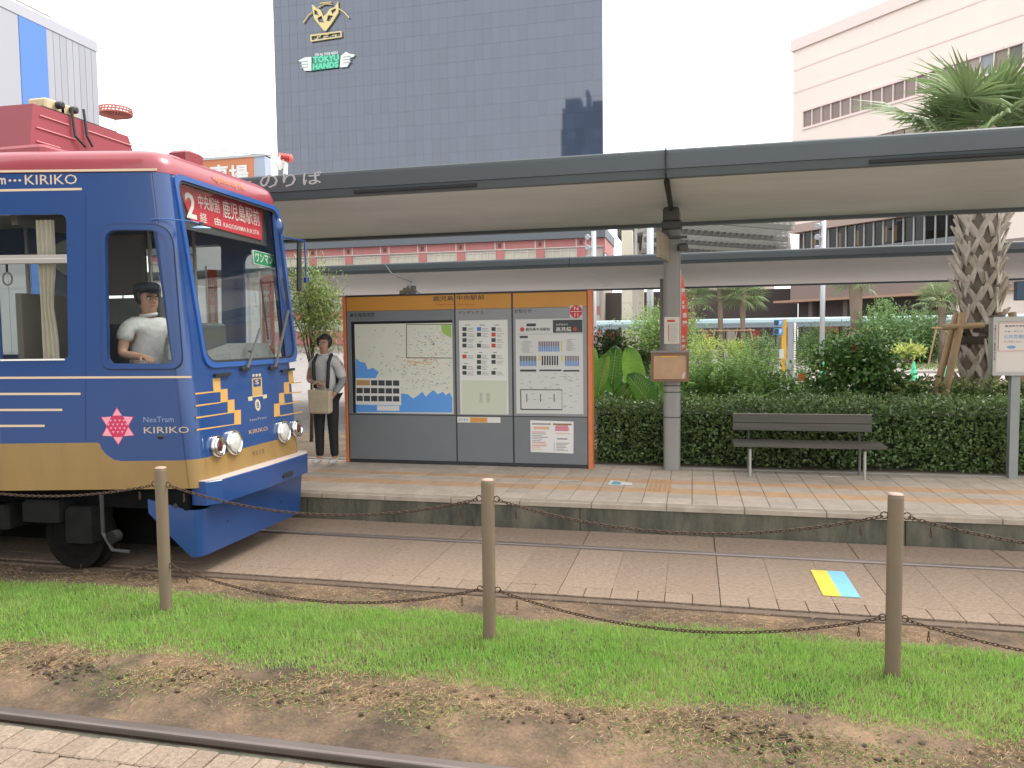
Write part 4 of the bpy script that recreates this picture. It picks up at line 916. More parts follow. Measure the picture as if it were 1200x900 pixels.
for x in (82, 96): p = fa_.px(x, 136); q = fa_.px(x+3, 160); r_ = fa_.px(x+14+(82-x)*.4, 170); b.tube([(xa+.02, p[0], p[1]+.06), (xa+.03, q[0], q[1]), (xa+.04, r_[0], r_[1]-.02)], .012, 8)
b.build('roof_cable', black_p, tram)
rl = TF.px(252, 205); p = TF.p(rl[0], v1+.17, -.28); MB().cube(p+Vector((0, 0, .10)), (.2, .24, .17), ch=.02).build('marker_lamp', mat('marker_red', (.22, .02, .03), .35, coat=.5), tram)
# destination box, header and one-man sign behind the windscreen
TI = TF.off(-.07)
hdr = TI.px(207, 262)[1]
MB().box(TI, -HW+.03, HW-.06, hdr-.02, v1-.03, -.06, -.03).build('blind_housing', mat('blind_dark', (.05, .05, .05), .6), tram)
sg = plate('destination_sign', pxq(TI, [(226.5, 258.7), (309, 281.5), (309.5, 243.5), (211, 214.5)]), [], TI, -.028, -.02, mat('sign_red_lit', (.52, .035, .05), .45), tram)
wl = mat('letter_sign_white', (.74, .68, .62), .5); TJ = TI.off(-.019)
def slant(body, bl, br, tl, fr=TJ, bold=.004):
    """lettering along a line that rises or falls on the photograph: lower left, lower right, upper left"""
    A, B, C = [fr.px(*p) for p in (bl, br, tl)]; return lettering('letters', body, fr, A, (B[0], A[1]+abs(C[1]-A[1])), .001, wl, sg, bold)
slant('2', (219, 255), (231, 258), (222.5, 226), bold=.02); slant('中央駅前', (233, 244), (258, 250), (232, 227)); slant('経', (235, 260), (243, 261), (234.5, 249)); slant('由', (252, 263.5), (259, 265), (251, 254))
slant('鹿児島駅前', (262, 255), (304.8, 265), (261, 234)); slant('KAGOSHIMA.R.R.STA', (262, 266), (304, 276), (261.5, 260.5), bold=.005)
om = plate('one_man_sign', pxq(TI, [(298.5, 309), (324, 315), (323.5, 299), (298, 292.5)]), [], TI, -.03, -.012, mat('sign_white_rim', (.55, .6, .55), .5), tram)
plate('green_face', pxq(TI, [(299.3, 308), (323.2, 313.6), (322.8, 299.8), (298.8, 293.6)]), [], TI, -.0118, -.009, mat('sign_green', (.03, .24, .10), .5), om)
lettering('letters', 'ワンマン', TI, TI.px(301, 306.5), (TI.px(321, 311)[0], TI.px(301, 296.5)[1]), -.0085, wl, om, .01)
# windscreen wipers
wip = mat('wiper_grey', (.09, .09, .085), .5, .3)
TW = TF.off(.035)
def wpt(x, y, d=0): a, c = TW.px(x, y); return TW.p(a, c, d)
for arm, bl in ((((290, 431.5), (305, 385)), ((306.5, 327), (315.5, 398))), (((322.5, 430.5), (338, 364)), ((332.5, 325), (339.2, 362)))):
    wo = MB().tube([wpt(*arm[0]), wpt(*arm[1])], .014, 6).build('wiper_arm', wip, tram)
    b = MB(); b.tube([wpt(*bl[0], -.01), wpt(*bl[1], -.01)], .008, 6); b.build('wiper_blade', black_p, wo)
    c = wpt(*arm[0], -.02); MB().box(Fr(c, TF.u, TF.v), -.075, .05, -.02, .014, -.02, .025, ch=.004).build('wiper_pivot', black_p, wo)
# small round lens on an arm at the near corner, mirror at the far corner
p0 = SN.px(178, 257.5); A = SN.p(*p0, .01); B = TF.off(.16).p(*TF.off(.16).px(226, 259.5)); Cc = TF.off(.2).p(*TF.off(.2).px(236, 267))
MB().tube([A, A+Vector((.1, -.02, 0)), B, Cc+Vector((0, 0, .03))], .006, 6).build('lens_arm', blue_l, tram)
ln = MB().lathe(Cc, Vector((.05, -.1, 1)), [(.004, .018), (.03, .014), (.072, .003), (.076, -.002), (.07, -.006), (.004, -.01)][::-1], 26).build('round_mirror', mat('lens_blue', (.22, .36, .62), .2, coat=.4), tram, True)
MB().lathe(Cc+Vector((0, 0, .012)), (0, 0, 1), [(.02, 0), (.018, .03), (.006, .034)], 12).build('mirror_knob', black_p, ln)
pm_ = TF.p(HW+.0, TF.px(336, 268)[1], -.03); MB().ball(pm_+Vector((0, .02, 0)), .1, .8, .5, 1.0, 14, 10).build('mirror_housing', blue, tram, True)
m1 = TF.p(HW+.0, TF.px(336, 281)[1], .05); tip = m1+Vector((.06, .33, 0)); dn = tip+Vector((0, 0, -.40))
MB().tube([m1, tip, tip+Vector((0, 0, -.02)), dn], .011, 6).build('mirror_bracket', blue, tram)
mr_ = MB().box(Fr(dn+Vector((-.02, -.10, .17)), (.05, .10, -.03), (-.05, .16, 1)), -.02, .02, -.30, .22, -.015, .02, ch=.006).build('side_mirror', black_p, tram)
MB().cube(dn, (.05, .05, .06), ch=.01).build('mirror_clamp', blue, tram)
# cab interior
grey_i = mat('cab_grey', (.13, .135, .13), .6, var=.2); brown_i = mat('cab_panel', (.20, .17, .145), .65); tan_i = mat('cab_tan', (.32, .26, .21), .7)
MB().prism(Fr((0, YC-.62, 0), (1, 0, 0), (0, 0, 1)), [(-4.35, ZB+.03), (-3.98, ZB+.03), (-4.0, 1.72), (-4.12, 1.92), (-4.35, 1.78)], -1.25, 0).build('driver_console', grey_i, tram)
cb = MB(); cb.cube((-4.22, YC-.28, 1.97), (.25, .46, .26), rot=.1, ch=.02); cb.build('instrument_box', mat('cab_dark', (.07, .08, .08), .5), tram)
cb = MB(); cb.cube((-4.22, YC-.62, 1.86), (.12, .1, .14), rot=.5, ch=.02); cb.build('controller', mat('cab_silver', (.4, .4, .38), .35, .5), tram)
cb = MB().lathe((-4.2, YC+.25, 1.80), (0, 0, 1), [(.15, 0), (.13, .05), (.02, .07)], 16).build('desk_tray', black_p, tram)
MB().box(Fr((-5.35, 0, 0), (0, 1, 0), (0, 0, 1)), YC-1.05, YC-.18, ZB+.03, 2.35, -.03, .03).build('cab_partition', brown_i, tram)
MB().box(Fr((-5.35, 0, 0), (0, 1, 0), (0, 0, 1)), YC-1.05, YC-.18, 2.9, ZR-.04, -.03, .03).build('cab_partition', brown_i, tram)
for x, y in ((-5.0, YC+.1), (-4.75, YC+.42), (-6.2, YC-.1), (-7.5, YC+.3), (-5.35, YC-.16)):
    MB().tube([(x, y, ZB+.03), (x, y, ZR-.04)], .018, 8).build('handrail', mat('handrail', (.3, .29, .27), .4, .6), tram)
MB().tube([(-5.2, YC-.55, 2.72), (-14, YC-.55, 2.72)], .014, 6).build('strap_rail', mat('handrail', (.3, .29, .27), .4, .6), tram)
for i in range(8):
    x = -5.55-i*.42; ringp = [Vector((x, YC-.55+.0, 2.52))+Vector((.05*math.cos(t), 0, .055*math.sin(t))) for t in [2*math.pi*k/16 for k in range(16)]]
    h_ = MB().tube(ringp, .008, 6, closed=True).build('strap_ring', mat('strap_white', (.5, .48, .42), .5), tram, True); MB().box(Fr((x, YC-.55, 2.58), (1, 0, 0), (0, 0, 1)), -.012, .012, 0, .14, -.002, .002).build('strap', rubber, h_)
MB().box(Fr((-5.9, YC-1.02, ZB), (1, .0, 0), (0, 0, 1)), -3, .35, .03, .48, -.42, -.02, ch=.04).build('seat_bench', mat('seat_red', (.16, .045, .05), .8, var=.3, scale=20), tram)
MB().box(Fr((-9.5, YC+1.02, ZB), (-1, 0, 0), (0, 0, 1)), -3.6, 3, .03, .48, -.42, -.02, ch=.04).build('seat_bench', mat('seat_red', (.16, .045, .05), .8, var=.3, scale=20), tram)
MB().box(Fr((0, YC+.98, 0), (1, 0, 0), (0, 0, 1)), -6.75, -5.5, ZB+.03, 2.42, -.03, .0, ch=.01).build('cab_cabinet', mat('cabinet_grey', (.22, .22, .20), .6, var=.2), tram)
cbx = MB(); cbx.box(Fr((0, YC+.94, 0), (1, 0, 0), (0, 0, 1)), -6.45, -5.75, 2.45, 3.1, -.06, .0, ch=.02); cbx.build('control_box', mat('cab_panel', (.20, .17, .145), .65), tram)
MB().lathe((-5.55, YC-.25, 2.72), (.5, -1, -.1), [(.14, -.03), (.17, 0), (.16, .05), (.02, .06)], 20).build('cab_fan', mat('fan_green', (.25, .27, .22), .5), tram)
# curtain behind the passenger window
b = MB(); fc = SN.off(-.06); ua, zc1 = fc.px(43, 258); ub, zc0 = fc.px(70, 421); nn = 40; vs = []
for i in range(9):
    z = zc0+(zc1-zc0)*i/8; wv = 1-.28*math.exp(-((i-3.2)/1.3)**2)
    for k in range(nn+1):
        t = k/nn; u = ua+(ub-ua)*(t*wv+.12*(1-wv)); vs.append(fc.p(u, z, .014*math.sin(t*22+i*.2)))
b.add(vs, [(i*(nn+1)+k, i*(nn+1)+k+1, (i+1)*(nn+1)+k+1, (i+1)*(nn+1)+k) for i in range(8) for k in range(nn)])
b.build('curtain', mat('curtain_beige', (.72, .62, .52), .85, var=.12), tram, True)

# ------------------------------------------------------------------ far buildings
TY = 110.; FT = wall(TY); xl, xr = FT.px(322.5, 100)[0], FT.px(706.5, 100)[0]
tw = thing('office_tower', 'tall dark glass tower with gold and green rooftop signs rising behind the canopy', 'tower', ((xl+xr)/2, TY+15, .15))
twg = bpy.data.materials.new('tower_glass'); twg.use_nodes = True; pb = twg.node_tree.nodes['Principled BSDF']
pb.inputs['Base Color'].default_value = (.046, .062, .102, 1); pb.inputs['Roughness'].default_value = .03; pb.inputs['IOR'].default_value = 1.85
nt_ = twg.node_tree; gg = nt_.nodes.new('ShaderNodeNewGeometry'); mr_n = nt_.nodes.new('ShaderNodeMapRange'); mr_n.inputs[3].default_value = .90; mr_n.inputs[4].default_value = 1.09
hs_n = nt_.nodes.new('ShaderNodeHueSaturation'); hs_n.inputs['Color'].default_value = (.046, .062, .102, 1); nt_.links.new(gg.outputs['Random Per Island'], mr_n.inputs[0]); nt_.links.new(mr_n.outputs[0], hs_n.inputs['Value']); nt_.links.new(hs_n.outputs[0], pb.inputs['Base Color'])
MB().prism(Fr((0, 0, 0), (1, 0, 0), (0, 1, 0)), [(xl, TY+.024), (xr, TY+.024), (xr-5, TY+30), (xl-5, TY+30)], .15, 95).build('wall', twg, tw)
b = MB(); nc = 38; cw = (xr-xl)/nc; r0 = 14.
for i in range(nc):
    for j in range(24):
        z0 = r0+j*2.15; tl = random.uniform(-.0016, .0016); P = [FT.p(xl+i*cw+.014, z0+.018, 0), FT.p(xl+(i+1)*cw-.014, z0+.018, tl), FT.p(xl+(i+1)*cw-.014, z0+2.132, tl), FT.p(xl+i*cw+.014, z0+2.132, 0)]
        k = len(b.v); b.add(P+[p-FT.n*.022 for p in P], [(0, 1, 2, 3), (4, 5, 1, 0), (5, 6, 2, 1), (6, 7, 3, 2), (7, 4, 0, 3)])
b.build('glass_pane', twg, tw)['kind'] = 'stuff'
fz = FT.off(.35); signg = mat('sign_gold', (.52, .43, .20), .4, .3); signe = mat('sign_edge', (.06, .06, .06), .5)
def zl(*p): return [(330+x/9, y/9) for x, y in p]
em_ = thing('wolf_emblem_sign', 'gold angular animal head emblem sign high on the glass tower', 'sign', tuple(FT.p(*FT.px(380, 30), .2)))
head = zl((318, 45), (385, 95), (408, 100), (440, 170), (470, 150), (505, 95), (560, 75), (595, 10), (600, 130), (530, 240), (465, 328), (440, 318), (340, 190))
hole1 = zl((345, 100), (375, 120), (395, 165), (345, 150)); hole2 = zl((520, 110), (565, 85), (575, 105), (535, 150)); hole3 = zl((375, 190), (420, 165), (450, 240), (395, 235)); hole4 = zl((470, 220), (490, 160), (545, 165), (510, 225))
plate('emblem_plate', pxq(fz, head)[::-1], [pxq(fz, h) for h in (hole1, hole2, hole3, hole4)], fz, -.25, 0, signg, em_)
for pts in (zl((225, 240), (280, 160), (325, 130)), zl((380, 80), (440, 45), (480, 38), (530, 45)), zl((600, 90), (660, 130), (710, 188)), zl((400, 35), (525, 18))):
    MB().tube([fz.p(*fz.px(*p), -.1) for p in pts], .10, 6).build('emblem_bar', signg, em_)
pq = zl((305, 440), (635, 390), (630, 325), (300, 368)); pi = zl((318, 425), (622, 380), (618, 340), (314, 382))
plate('name_frame', pxq(fz, pq), [pxq(fz, pi)[::-1]], fz, -.25, 0, signg, em_)
fz2 = Fr(fz.p(*fz.px(*zl((345, 425))[0])), (1, 0, .0), (0, 0, 1)); A_ = fz.px(*zl((345, 425))[0]); B_ = fz.px(*zl((590, 388))[0]); C_ = fz.px(*zl((345, 370))[0])
lettering('letters', 'アミュ', fz, (A_[0], A_[1]), (B_[0], C_[1]), -.05, signg, em_, .02)
hd = thing('shop_sign', 'green block lettered sign between two pointing white hands on the glass tower', 'sign', tuple(FT.p(*FT.px(380, 72), .2)))
gm_ = mat('sign_mint', (.10, .55, .34), .4); wm_ = mat('sign_offwhite', (.62, .66, .62), .4)
def line(body, x0, y0, x1, y1, m, bold=.05): return lettering('letters', body, fz, fz.px(x0, y0), (fz.px(x1, y1)[0], fz.px(x0, y1)[1]), 0, m, hd, bold)
plate('letter_backing', pxq(fz, zl((318, 745), (600, 708), (612, 575), (330, 592))), [], fz, -.25, -.03, mat('sign_darkgreen', (.03, .22, .14), .5), hd)
line('TOKYU', 367, 74, 397, 66.5, gm_, .05); line('HANDS', 366.5, 82, 396.5, 74.6, gm_, .05); line('FOR ALL YOUR NEEDS', 369, 66, 396, 62.8, wm_, .02)
for s, pts in ((-1, [(175, 640), (245, 605), (310, 600), (315, 745), (240, 745), (210, 690), (208, 655)]), (1, [(622, 590), (680, 545), (712, 565), (770, 575), (755, 600), (715, 610), (720, 650), (690, 705), (612, 710)])):
    q = pxq(fz, zl(*pts)); cx = sum(p[0] for p in q)/len(q); cy = sum(p[1] for p in q)/len(q)
    h_ = plate('hand', q, [], fz, -.25, 0, wm_, hd)
    for k in range(3):
        y = cy-.25-k*.42+.45; MB().box(fz, cx-.75, cx+.55, y, y+.14, .002, .02).build('finger_line', mat('finger_shade', (.28, .32, .31), .5), h_)
# red framed podium in front of the tower
PY = 95.; FP = wall(PY); pd = thing('red_podium_building', 'long low building with a red frieze and rows of pale windows between the two canopies', 'building', (-20, PY+6, .15))
pxl = -75; pxr = FP.px(707, 290)[0]; Vz = lambda y, x=540: FP.px(x, y)[1]
redb = mat('podium_red', (.43, .17, .16), .7, var=.15, scale=.6); whl = mat('podium_white', (.55, .51, .48), .6)
MB().box(FP, pxl, pxr, .15, Vz(276), -11, -.3).build('wall', mat('podium_wall', (.44, .40, .35), .8, var=.1), pd)
MB().box(FP, pxl, pxr+.3, Vz(285), Vz(274), -11.2, .5).build('roof_edge', mat('podium_roof', (.11, .125, .14), .6), pd)
MB().box(FP, pxl, pxr, Vz(294), Vz(285)-.02, -.3, 0).build('red_frieze', redb, pd)
MB().box(FP, pxl, pxr, Vz(295), Vz(294)-.01, -.3, .06).build('white_string_course', whl, pd); MB().box(FP, pxl, pxr, Vz(308), Vz(306.6), -.3, .06).build('white_string_course', whl, pd)
x = FP.px(500, 300)[0]; pit = FP.px(545, 300)[0]-x; wn = mat('podium_glass', (.50, .47, .38), .3, var=.2, scale=.4)
i0 = -int((x-pxl)/pit)
for i in range(i0, 6):
    u = x+i*pit
    if u+pit*.78 > pxr: break
    MB().box(FP, u+pit*.78, u+pit-.02, Vz(306.5), Vz(295)-.01, -.29, -.02).build('red_pier', redb, pd)
    if FP.px(330, 300)[0] < u+pit:
        wo = MB().box(FP, u, u+pit*.775, Vz(306.4), Vz(295.2), -.29, -.2).build('window', wn, pd)
        b = MB()
        for k in range(5): b.box(FP, u+k*pit*.19, u+k*pit*.19+.08, Vz(306.3), Vz(295.3), -.2, -.1)
        b.box(FP, u, u+pit*.77, Vz(297.5)-.05, Vz(297.5)+.03, -.2, -.11); b.build('window_frame', whl, wo)
        for uu in (u+pit*.77, u+pit): MB().box(FP, uu-.06, uu+.06, Vz(294)+.0, Vz(285.2), .0, .05).build('white_line', whl, pd)
        MB().box(FP, u+pit*.85, u+pit*.92, Vz(292), Vz(287.5), .0, .07).build('bracket_ornament', mat('podium_dark', (.12, .05, .05), .6), pd)
for (ya, yb, m) in ((341, 308.2, whl), (362, 341.2, mat('podium_grey', (.42, .39, .36), .7)), (372, 362.2, redb), (386, 372.2, wn), (402, 386.2, redb)):
    MB().box(FP, pxl, pxr-.5, Vz(ya), Vz(yb), -.3, -.05).build('storey_band', m, pd)
MB().box(Fr((pxr, 0, 0), (0, 1, 0), (0, 0, 1)), PY, PY+11, Vz(302), Vz(285), .01, .2).build('side_frieze', redb, pd)
MB().box(Fr((pxr, 0, 0), (0, 1, 0), (0, 0, 1)), PY, PY+11, Vz(312), Vz(302.2), .01, .15).build('side_glass', mat('dark_glass', (.05, .06, .07), .15), pd)
# pink building on the right, seen along its long face
A = at(929, 150, 90); FK = Fr((A.x, A.y, 0), (.68, -.73, 0), (0, 0, 1))
pk = thing('pink_building', 'large pale pink building with a band of brown windows behind the palm', 'building', (A.x+25, A.y+5, .15))
pink = mat('pink_wall', (.78, .67, .60), .8, var=.05, scale=.2); pinkd = mat('pink_trim', (.74, .60, .56), .8)
def KV(x, y): return FK.px(x, y)[1]
Lk = 62; vt = KV(929.5, 51)
MB().box(FK, 0, Lk, KV(941, 270), vt, -25, -.3).build('wall', pink, pk)
MB().box(FK, -.25, Lk, KV(929.5, 61), vt+.3, -25.2, .25).build('cornice', pinkd, pk)
v1w, v0w = KV(941, 131.5), KV(941, 150); u0w, uxw = FK.px(941, 140)[0], FK.px(1199, 70)[0]; pw_ = (uxw-u0w)/19.0
MB().box(FK, 0, Lk, v1w+.25, KV(929.5, 61)-.02, -.3, 0).build('wall_skin', pink, pk)
v3, v2 = KV(929.5, 184), KV(929.5, 202)
MB().box(FK, 0, Lk, v3+.02, v0w-.25, -.3, 0).build('wall_skin', pink, pk)
MB().box(FK, 0, u0w-.05, v0w-.25, v1w+.25, -.3, 0).build('wall_skin', pink, pk)
for y in (83, 109): MB().box(FK, 0, Lk, KV(929.5, y)-.10, KV(929.5, y)+.10, .0, .05).build('string_course', pinkd, pk)
for v in (v1w+.12, v0w-.12): MB().box(FK, u0w, Lk, v-.12, v+.12, -.3, .12).build('sill', pinkd, pk)
curt = [mat('blind_brown%d' % i, c, .4, var=.12, scale=.7, spec=.6) for i, c in enumerate([(.235, .165, .145), (.26, .185, .165), (.21, .15, .13), (.34, .27, .24), (.26, .28, .31), (.12, .10, .10)])]
for i in range(30):
    u = u0w+i*pw_
    if u+pw_ > Lk: break
    wo = MB().box(FK, u+.05, u+pw_-.05, v0w, v1w, -.25, -.12).build('window', curt[[0, 1, 0, 2, 1, 0, 1, 0, 0, 2, 1, 0, 1, 1, 3, 3, 4, 0, 5, 5][i % 20]], pk)
    MB().box(FK, u-.05, u+.05, v0w, v1w, -.25, .04).build('mullion', mat('mullion_pale', (.66, .58, .54), .5), wo)
MB().box(FK, 0, Lk, KV(941, 262), v2, -.3, 0).build('wall_skin', pink, pk)
for i in range(24):
    u = u0w+i*pw_; MB().box(FK, u+.06, u+pw_-.06, v2, v3, -.28, -.12).build('window', curt[(i*5+1) % 4], pk)
# glazed floor between the canopies
ga, gb_, gc, gd = KV(941, 272), KV(941, 290.5), KV(1025, 287), KV(1025, 297)
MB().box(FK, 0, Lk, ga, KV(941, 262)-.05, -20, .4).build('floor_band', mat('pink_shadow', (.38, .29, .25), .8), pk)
gu0, gu1 = FK.px(941, 280)[0], FK.px(1122, 265)[0]; dgl = mat('dark_glass', (.05, .06, .07), .15); n_ = 16; g_w = (gu1-gu0)/n_
MB().box(FK, 0, Lk, .15, ga-.02, -20, -1.2).build('inner_wall', mat('inner_dark', (.07, .055, .05), .8), pk)
MB().box(FK, gu1+.05, Lk, .15+3, ga-.02, -1.19, 0).build('wall_skin', pink, pk)
wrm = mat('lit_room', (.9, .55, .18), .6, emit=.45)
for i in range(n_):
    u = gu0+i*g_w; wo = MB().box(FK, u+.04, u+g_w-.04, gc, ga-.04, -.3, -.2).build('window', glass('far_glass', (.35, .36, .36), 1.5), pk)
    MB().box(FK, u-.05, u+.05, gd, ga-.03, -.3, -.05).build('mullion', mat('mullion_grey', (.35, .35, .34), .5), wo)
    MB().box(FK, u+.04, u+g_w-.04, gd, gc-.05, -.3, -.15).build('spandrel', mat('spandrel', (.16, .17, .175), .3), wo)
    if i in (0, 1, 3, 5, 8, 9): MB().box(FK, u+.3, u+g_w*.7, gc+.3, ga-.5, -1.15, -1.0).build('lit_interior', wrm, wo)
MB().box(FK, 0, Lk, KV(1010, 347), gd-.03, -6, .1).build('brown_beam', mat('beam_brown', (.25, .19, .165), .7), pk)
MB().box(FK, -2, Lk, KV(1010, 350), KV(1010, 347)-.02, -6, .5).build('beam_edge', mat('beam_edge', (.42, .25, .18), .7), pk)
for i in range(14):
    u = 2+i*4.3; MB().box(FK, u, u+.5, .15, KV(1010, 350)-.03, -1.15, -.4).build('column', mat('arcade_column', (.13, .10, .09), .7), pk)
    if i % 3 == 0: MB().box(FK, u+.8, u+3.4, .2, 2.6, -1.15, -1.0).build('shop_panel', mat('shop_red', (.30, .05, .045), .6), pk)
# pale blue walkway roof
WY = 58.; FWk = wall(WY); wk = thing('walkway_roof', 'long pale blue walkway roof on thin posts across the station square', 'walkway', (20, WY+2, .15))
wa, wb = FWk.px(676, 380)[0], FWk.px(1300, 370)[0]; zt_ = FWk.px(900, 372.6)[1]; zm_ = FWk.px(900, 379.2)[1]; zb_ = FWk.px(900, 383.4)[1]
MB().box(FWk, wa, wb, zm_, zt_, -4, 0, ch=.1).build('roof', mat('walk_blue', (.50, .66, .70), .4), wk); MB().box(FWk, wa, wb, zb_, zm_-.01, -3.9, -.1).build('gutter', mat('walk_grey', (.22, .26, .29), .5), wk)
for i in range(16):
    u = wa+1+i*4.2
    if u < wb: MB().box(FWk, u, u+.12, .15, zb_-.01, -2, -1.88).build('post', steel, wk)
ar = thing('shop_row', 'dark row of ground floor shops with red panels under the blue walkway roof', 'shops', (2, 97, .15)); fr66 = wall(97)
a_, b__ = fr66.px(680, 380)[0], fr66.px(935, 380)[0]
MB().box(fr66, a_, b__, .15, fr66.px(800, 341)[1], -3, -.2).build('wall', mat('inner_dark', (.07, .055, .05), .8), ar)
for i in range(9):
    u = a_+i*(b__-a_)/9; MB().box(fr66, u, u+.35, .15, fr66.px(800, 384)[1], -.2, .1).build('pier', mat('arcade_column', (.13, .10, .09), .7), ar)
    MB().box(fr66, u+.5, u+1.5, .2, fr66.px(800, 388)[1], -.2, -.1).build('shop_panel', mat('shop_red', (.30, .05, .045), .6) if i % 2 else mat('shop_grey', (.3, .29, .27), .6), ar)
# station concourse: cream columns, dark ceiling, slatted roof
st = thing('station_concourse', 'station concourse with cream columns, a dark ceiling and a slatted steel roof', 'station', (6, 70, .15))
cr = mat('cream_column', (.62, .56, .44), .8, var=.08, scale=.3)
for x0, x1, Y_ in ((728.5, 741.3, 64), (742, 748.6, 70), (749, 754.5, 77)):
    f = wall(Y_); a = f.px(x0, 330)[0]; c = f.px(x1, 330)[0]; t_ = MB().box(f, a, c, .15, f.px(735, 270)[1] if x0 < 740 else 10.2, -(c-a), 0, ch=.02).build('column', cr, st)
    for k in range(6): MB().box(f, a-.01, c+.01, 2+k*1.3, 2.03+k*1.3, -.02, .006).build('joint', mat('cream_joint', (.4, .36, .28), .8), t_)
b = MB(); zr_ = 10.3; p1 = ground(716, 285, zr_); p2 = ground(772, 285, zr_); b.box(flat(0), p1.x+1, p2.x, 66, 112, zr_, zr_+.8); b.build('ceiling', mat('concourse_dark', (.085, .078, .07), .8), st)
fk2 = Fr((0, 0, 9.3), (-.68, .73, 0), (-.73, -.68, 0)); b = MB(); n0 = ground(800, 297, 9.3); n1 = ground(905, 262, 9.3); n2 = ground(905, 292, 9.3)
us = [fk2.px(*p) for p in ((765, 297), (800, 297), (930, 297), (930, 262), (800, 258))]; umin, umax = min(u for u, v in us), max(u for u, v in us); vmin, vmax = min(v for u, v in us), max(v for u, v in us)
v = vmin
while v < vmax:
    u = umin
    while u < umax:
        q = fk2.p(u+.75, v); c = RM.T @ np.array([q.x, q.y, q.z-EYE]); xp = 600+FOC*c[0]/c[2]
        if 757 < xp < 922: b.box(fk2, u, u+1.5, v, v+.26, -.12, .12)
        u += 1.5
    v += .6
b.build('roof_slat', mat('slat_grey', (.30, .285, .26), .6), st)['kind'] = 'stuff'
b = MB(); u = umin
while u < umax:
    v = vmin
    while v < vmax:
        q = fk2.p(u, v+.5); c = RM.T @ np.array([q.x, q.y, q.z-EYE]); xp = 600+FOC*c[0]/c[2]
        if 757 < xp < 922: b.box(fk2, u, u+.25, v, v+1.0, -.45, -.13)
        v += 1.0
    u += 4.5
b.build('roof_girder', mat('girder_dark', (.12, .115, .105), .6), st)['kind'] = 'stuff'
sb = thing('slanted_strut', 'grey slanted strut wall beside the pink building between the canopies', 'strut', tuple(at(912, 300, 75)))
f = wall(75); plate('strut', pxq(f, [(897, 300), (918, 300), (930, 252), (914, 252)]), [], f, -1.5, 0, mat('strut_grey', (.34, .32, .28), .7), sb)
fb_ = thing('far_pale_building', 'pale building with small square windows glimpsed beneath the slatted roof', 'building', tuple(at(865, 300, 150))); f = wall(150)
a = f.px(806, 290)[0]; c = f.px(908, 290)[0]; zt2 = f.px(860, 279)[1]; MB().box(f, a, c, .15, zt2, -10, 0).build('wall', mat('far_cream', (.60, .53, .46), .8), fb_)
for x in (853, 862.5, 875, 889): p = f.px(x, 293); q = f.px(x+4.5, 286.5); MB().box(f, p[0], q[0], p[1], q[1], .0, .08).build('window', mat('far_window', (.2, .19, .18), .4), fb_)
# building with the blue stripe on the left
P = at(115, 100, 62); FL = Fr((P.x, P.y, 0), (0, 1, 0), (0, 0, 1)); gl_ = thing('blue_striped_building', 'pale grey panelled building with one broad blue stripe at the top left', 'building', (P.x-8, P.y-15, .15))
vt = FL.px(114, 50)[1]; vb = .15; ul = FL.px(-160, 50)[0]; grw = [mat('panel_grey%d' % i, c, .5, .1) for i, c in enumerate([(.33, .335, .37), (.315, .32, .355), (.34, .345, .38)])]
MB().box(FL, ul, 0, vb, vt-.1, -16, -.12).build('wall', grw[1], gl_)
us_ = [FL.px(x, 60)[0] for x in (23, 55)]; pn = 1.35; u = 0
sb0, sb1 = us_
def panel(a, c): MB().box(FL, a+.02, c-.02, vb, vt-.9, -.12, 0).build('cladding_panel', random.choice(grw), gl_)
k = 8
for i in range(k): panel(sb1+(0-sb1)*i/k, sb1+(0-sb1)*(i+1)/k)
for i in range(8): panel(sb0-(i+1)*2.2, sb0-i*2.2)
MB().box(FL, sb0+.02, sb1-.02, vb, vt-.75, -.12, .03).build('blue_stripe', mat('stripe_blue', (.08, .19, .52), .5), gl_)
MB().box(FL, ul, 0.05, vt-.88, vt, -16, .06).build('parapet', mat('parapet_pale', (.38, .385, .42), .5), gl_)
b = MB(); q0 = FL.p(*FL.px(20, -4), -.6); q1 = FL.p(*FL.px(66, 19), -.6); q2 = FL.p(*FL.px(70, 31), -.6); b.tube([q0, q1], .09, 6); b.tube([q1, q2], .05, 6)
for x in (78, 83, 104): p = FL.px(x, 40)[0]; b.tube([FL.p(p, vt-.2, -.4), FL.p(p, vt+1.0, -.4)], .04, 5)
b.build('roof_rail', mat('rail_tan', (.45, .40, .38), .5), gl_)
# red lattice ring on a mast
rp = at(135, 134, 120); ant = thing('antenna_mast', 'slim mast with a red lattice ring platform beside the blue striped building', 'mast', (rp.x, rp.y, .15)); rl_ = mat('antenna_red', (.52, .17, .14), .6)
MB().tube([(rp.x, rp.y, .15), (rp.x, rp.y, rp.z+2.6)], [.22, .07], 8).build('pole', mat('mast_pale', (.55, .53, .52), .5), ant)
b = MB(); R_ = 2.75
for dz, r in ((0, R_), (.9, R_*.98), (-.1, R_*.6), (.45, R_)):
    b.tube([(rp.x+r*math.cos(t), rp.y+r*math.sin(t), rp.z+dz) for t in [2*math.pi*k/28 for k in range(28)]], .16, 5, closed=True)
for k in range(28):
    t = 2*math.pi*k/28; c, s_ = math.cos(t), math.sin(t); t2 = t+math.pi/28; b.tube([(rp.x, rp.y, rp.z-.9), (rp.x+R_*c, rp.y+R_*s_, rp.z)], .12, 4); b.tube([(rp.x+R_*c, rp.y+R_*s_, rp.z), (rp.x+R_*math.cos(t2), rp.y+R_*math.sin(t2), rp.z+.9)], .15, 4)
b.lathe((rp.x, rp.y, rp.z-.1), (0, 0, 1), [(.3, 0), (R_*.98, .05), (R_*.98, .12), (.3, .1)], 28)
b.build('ring_platform', rl_, ant)
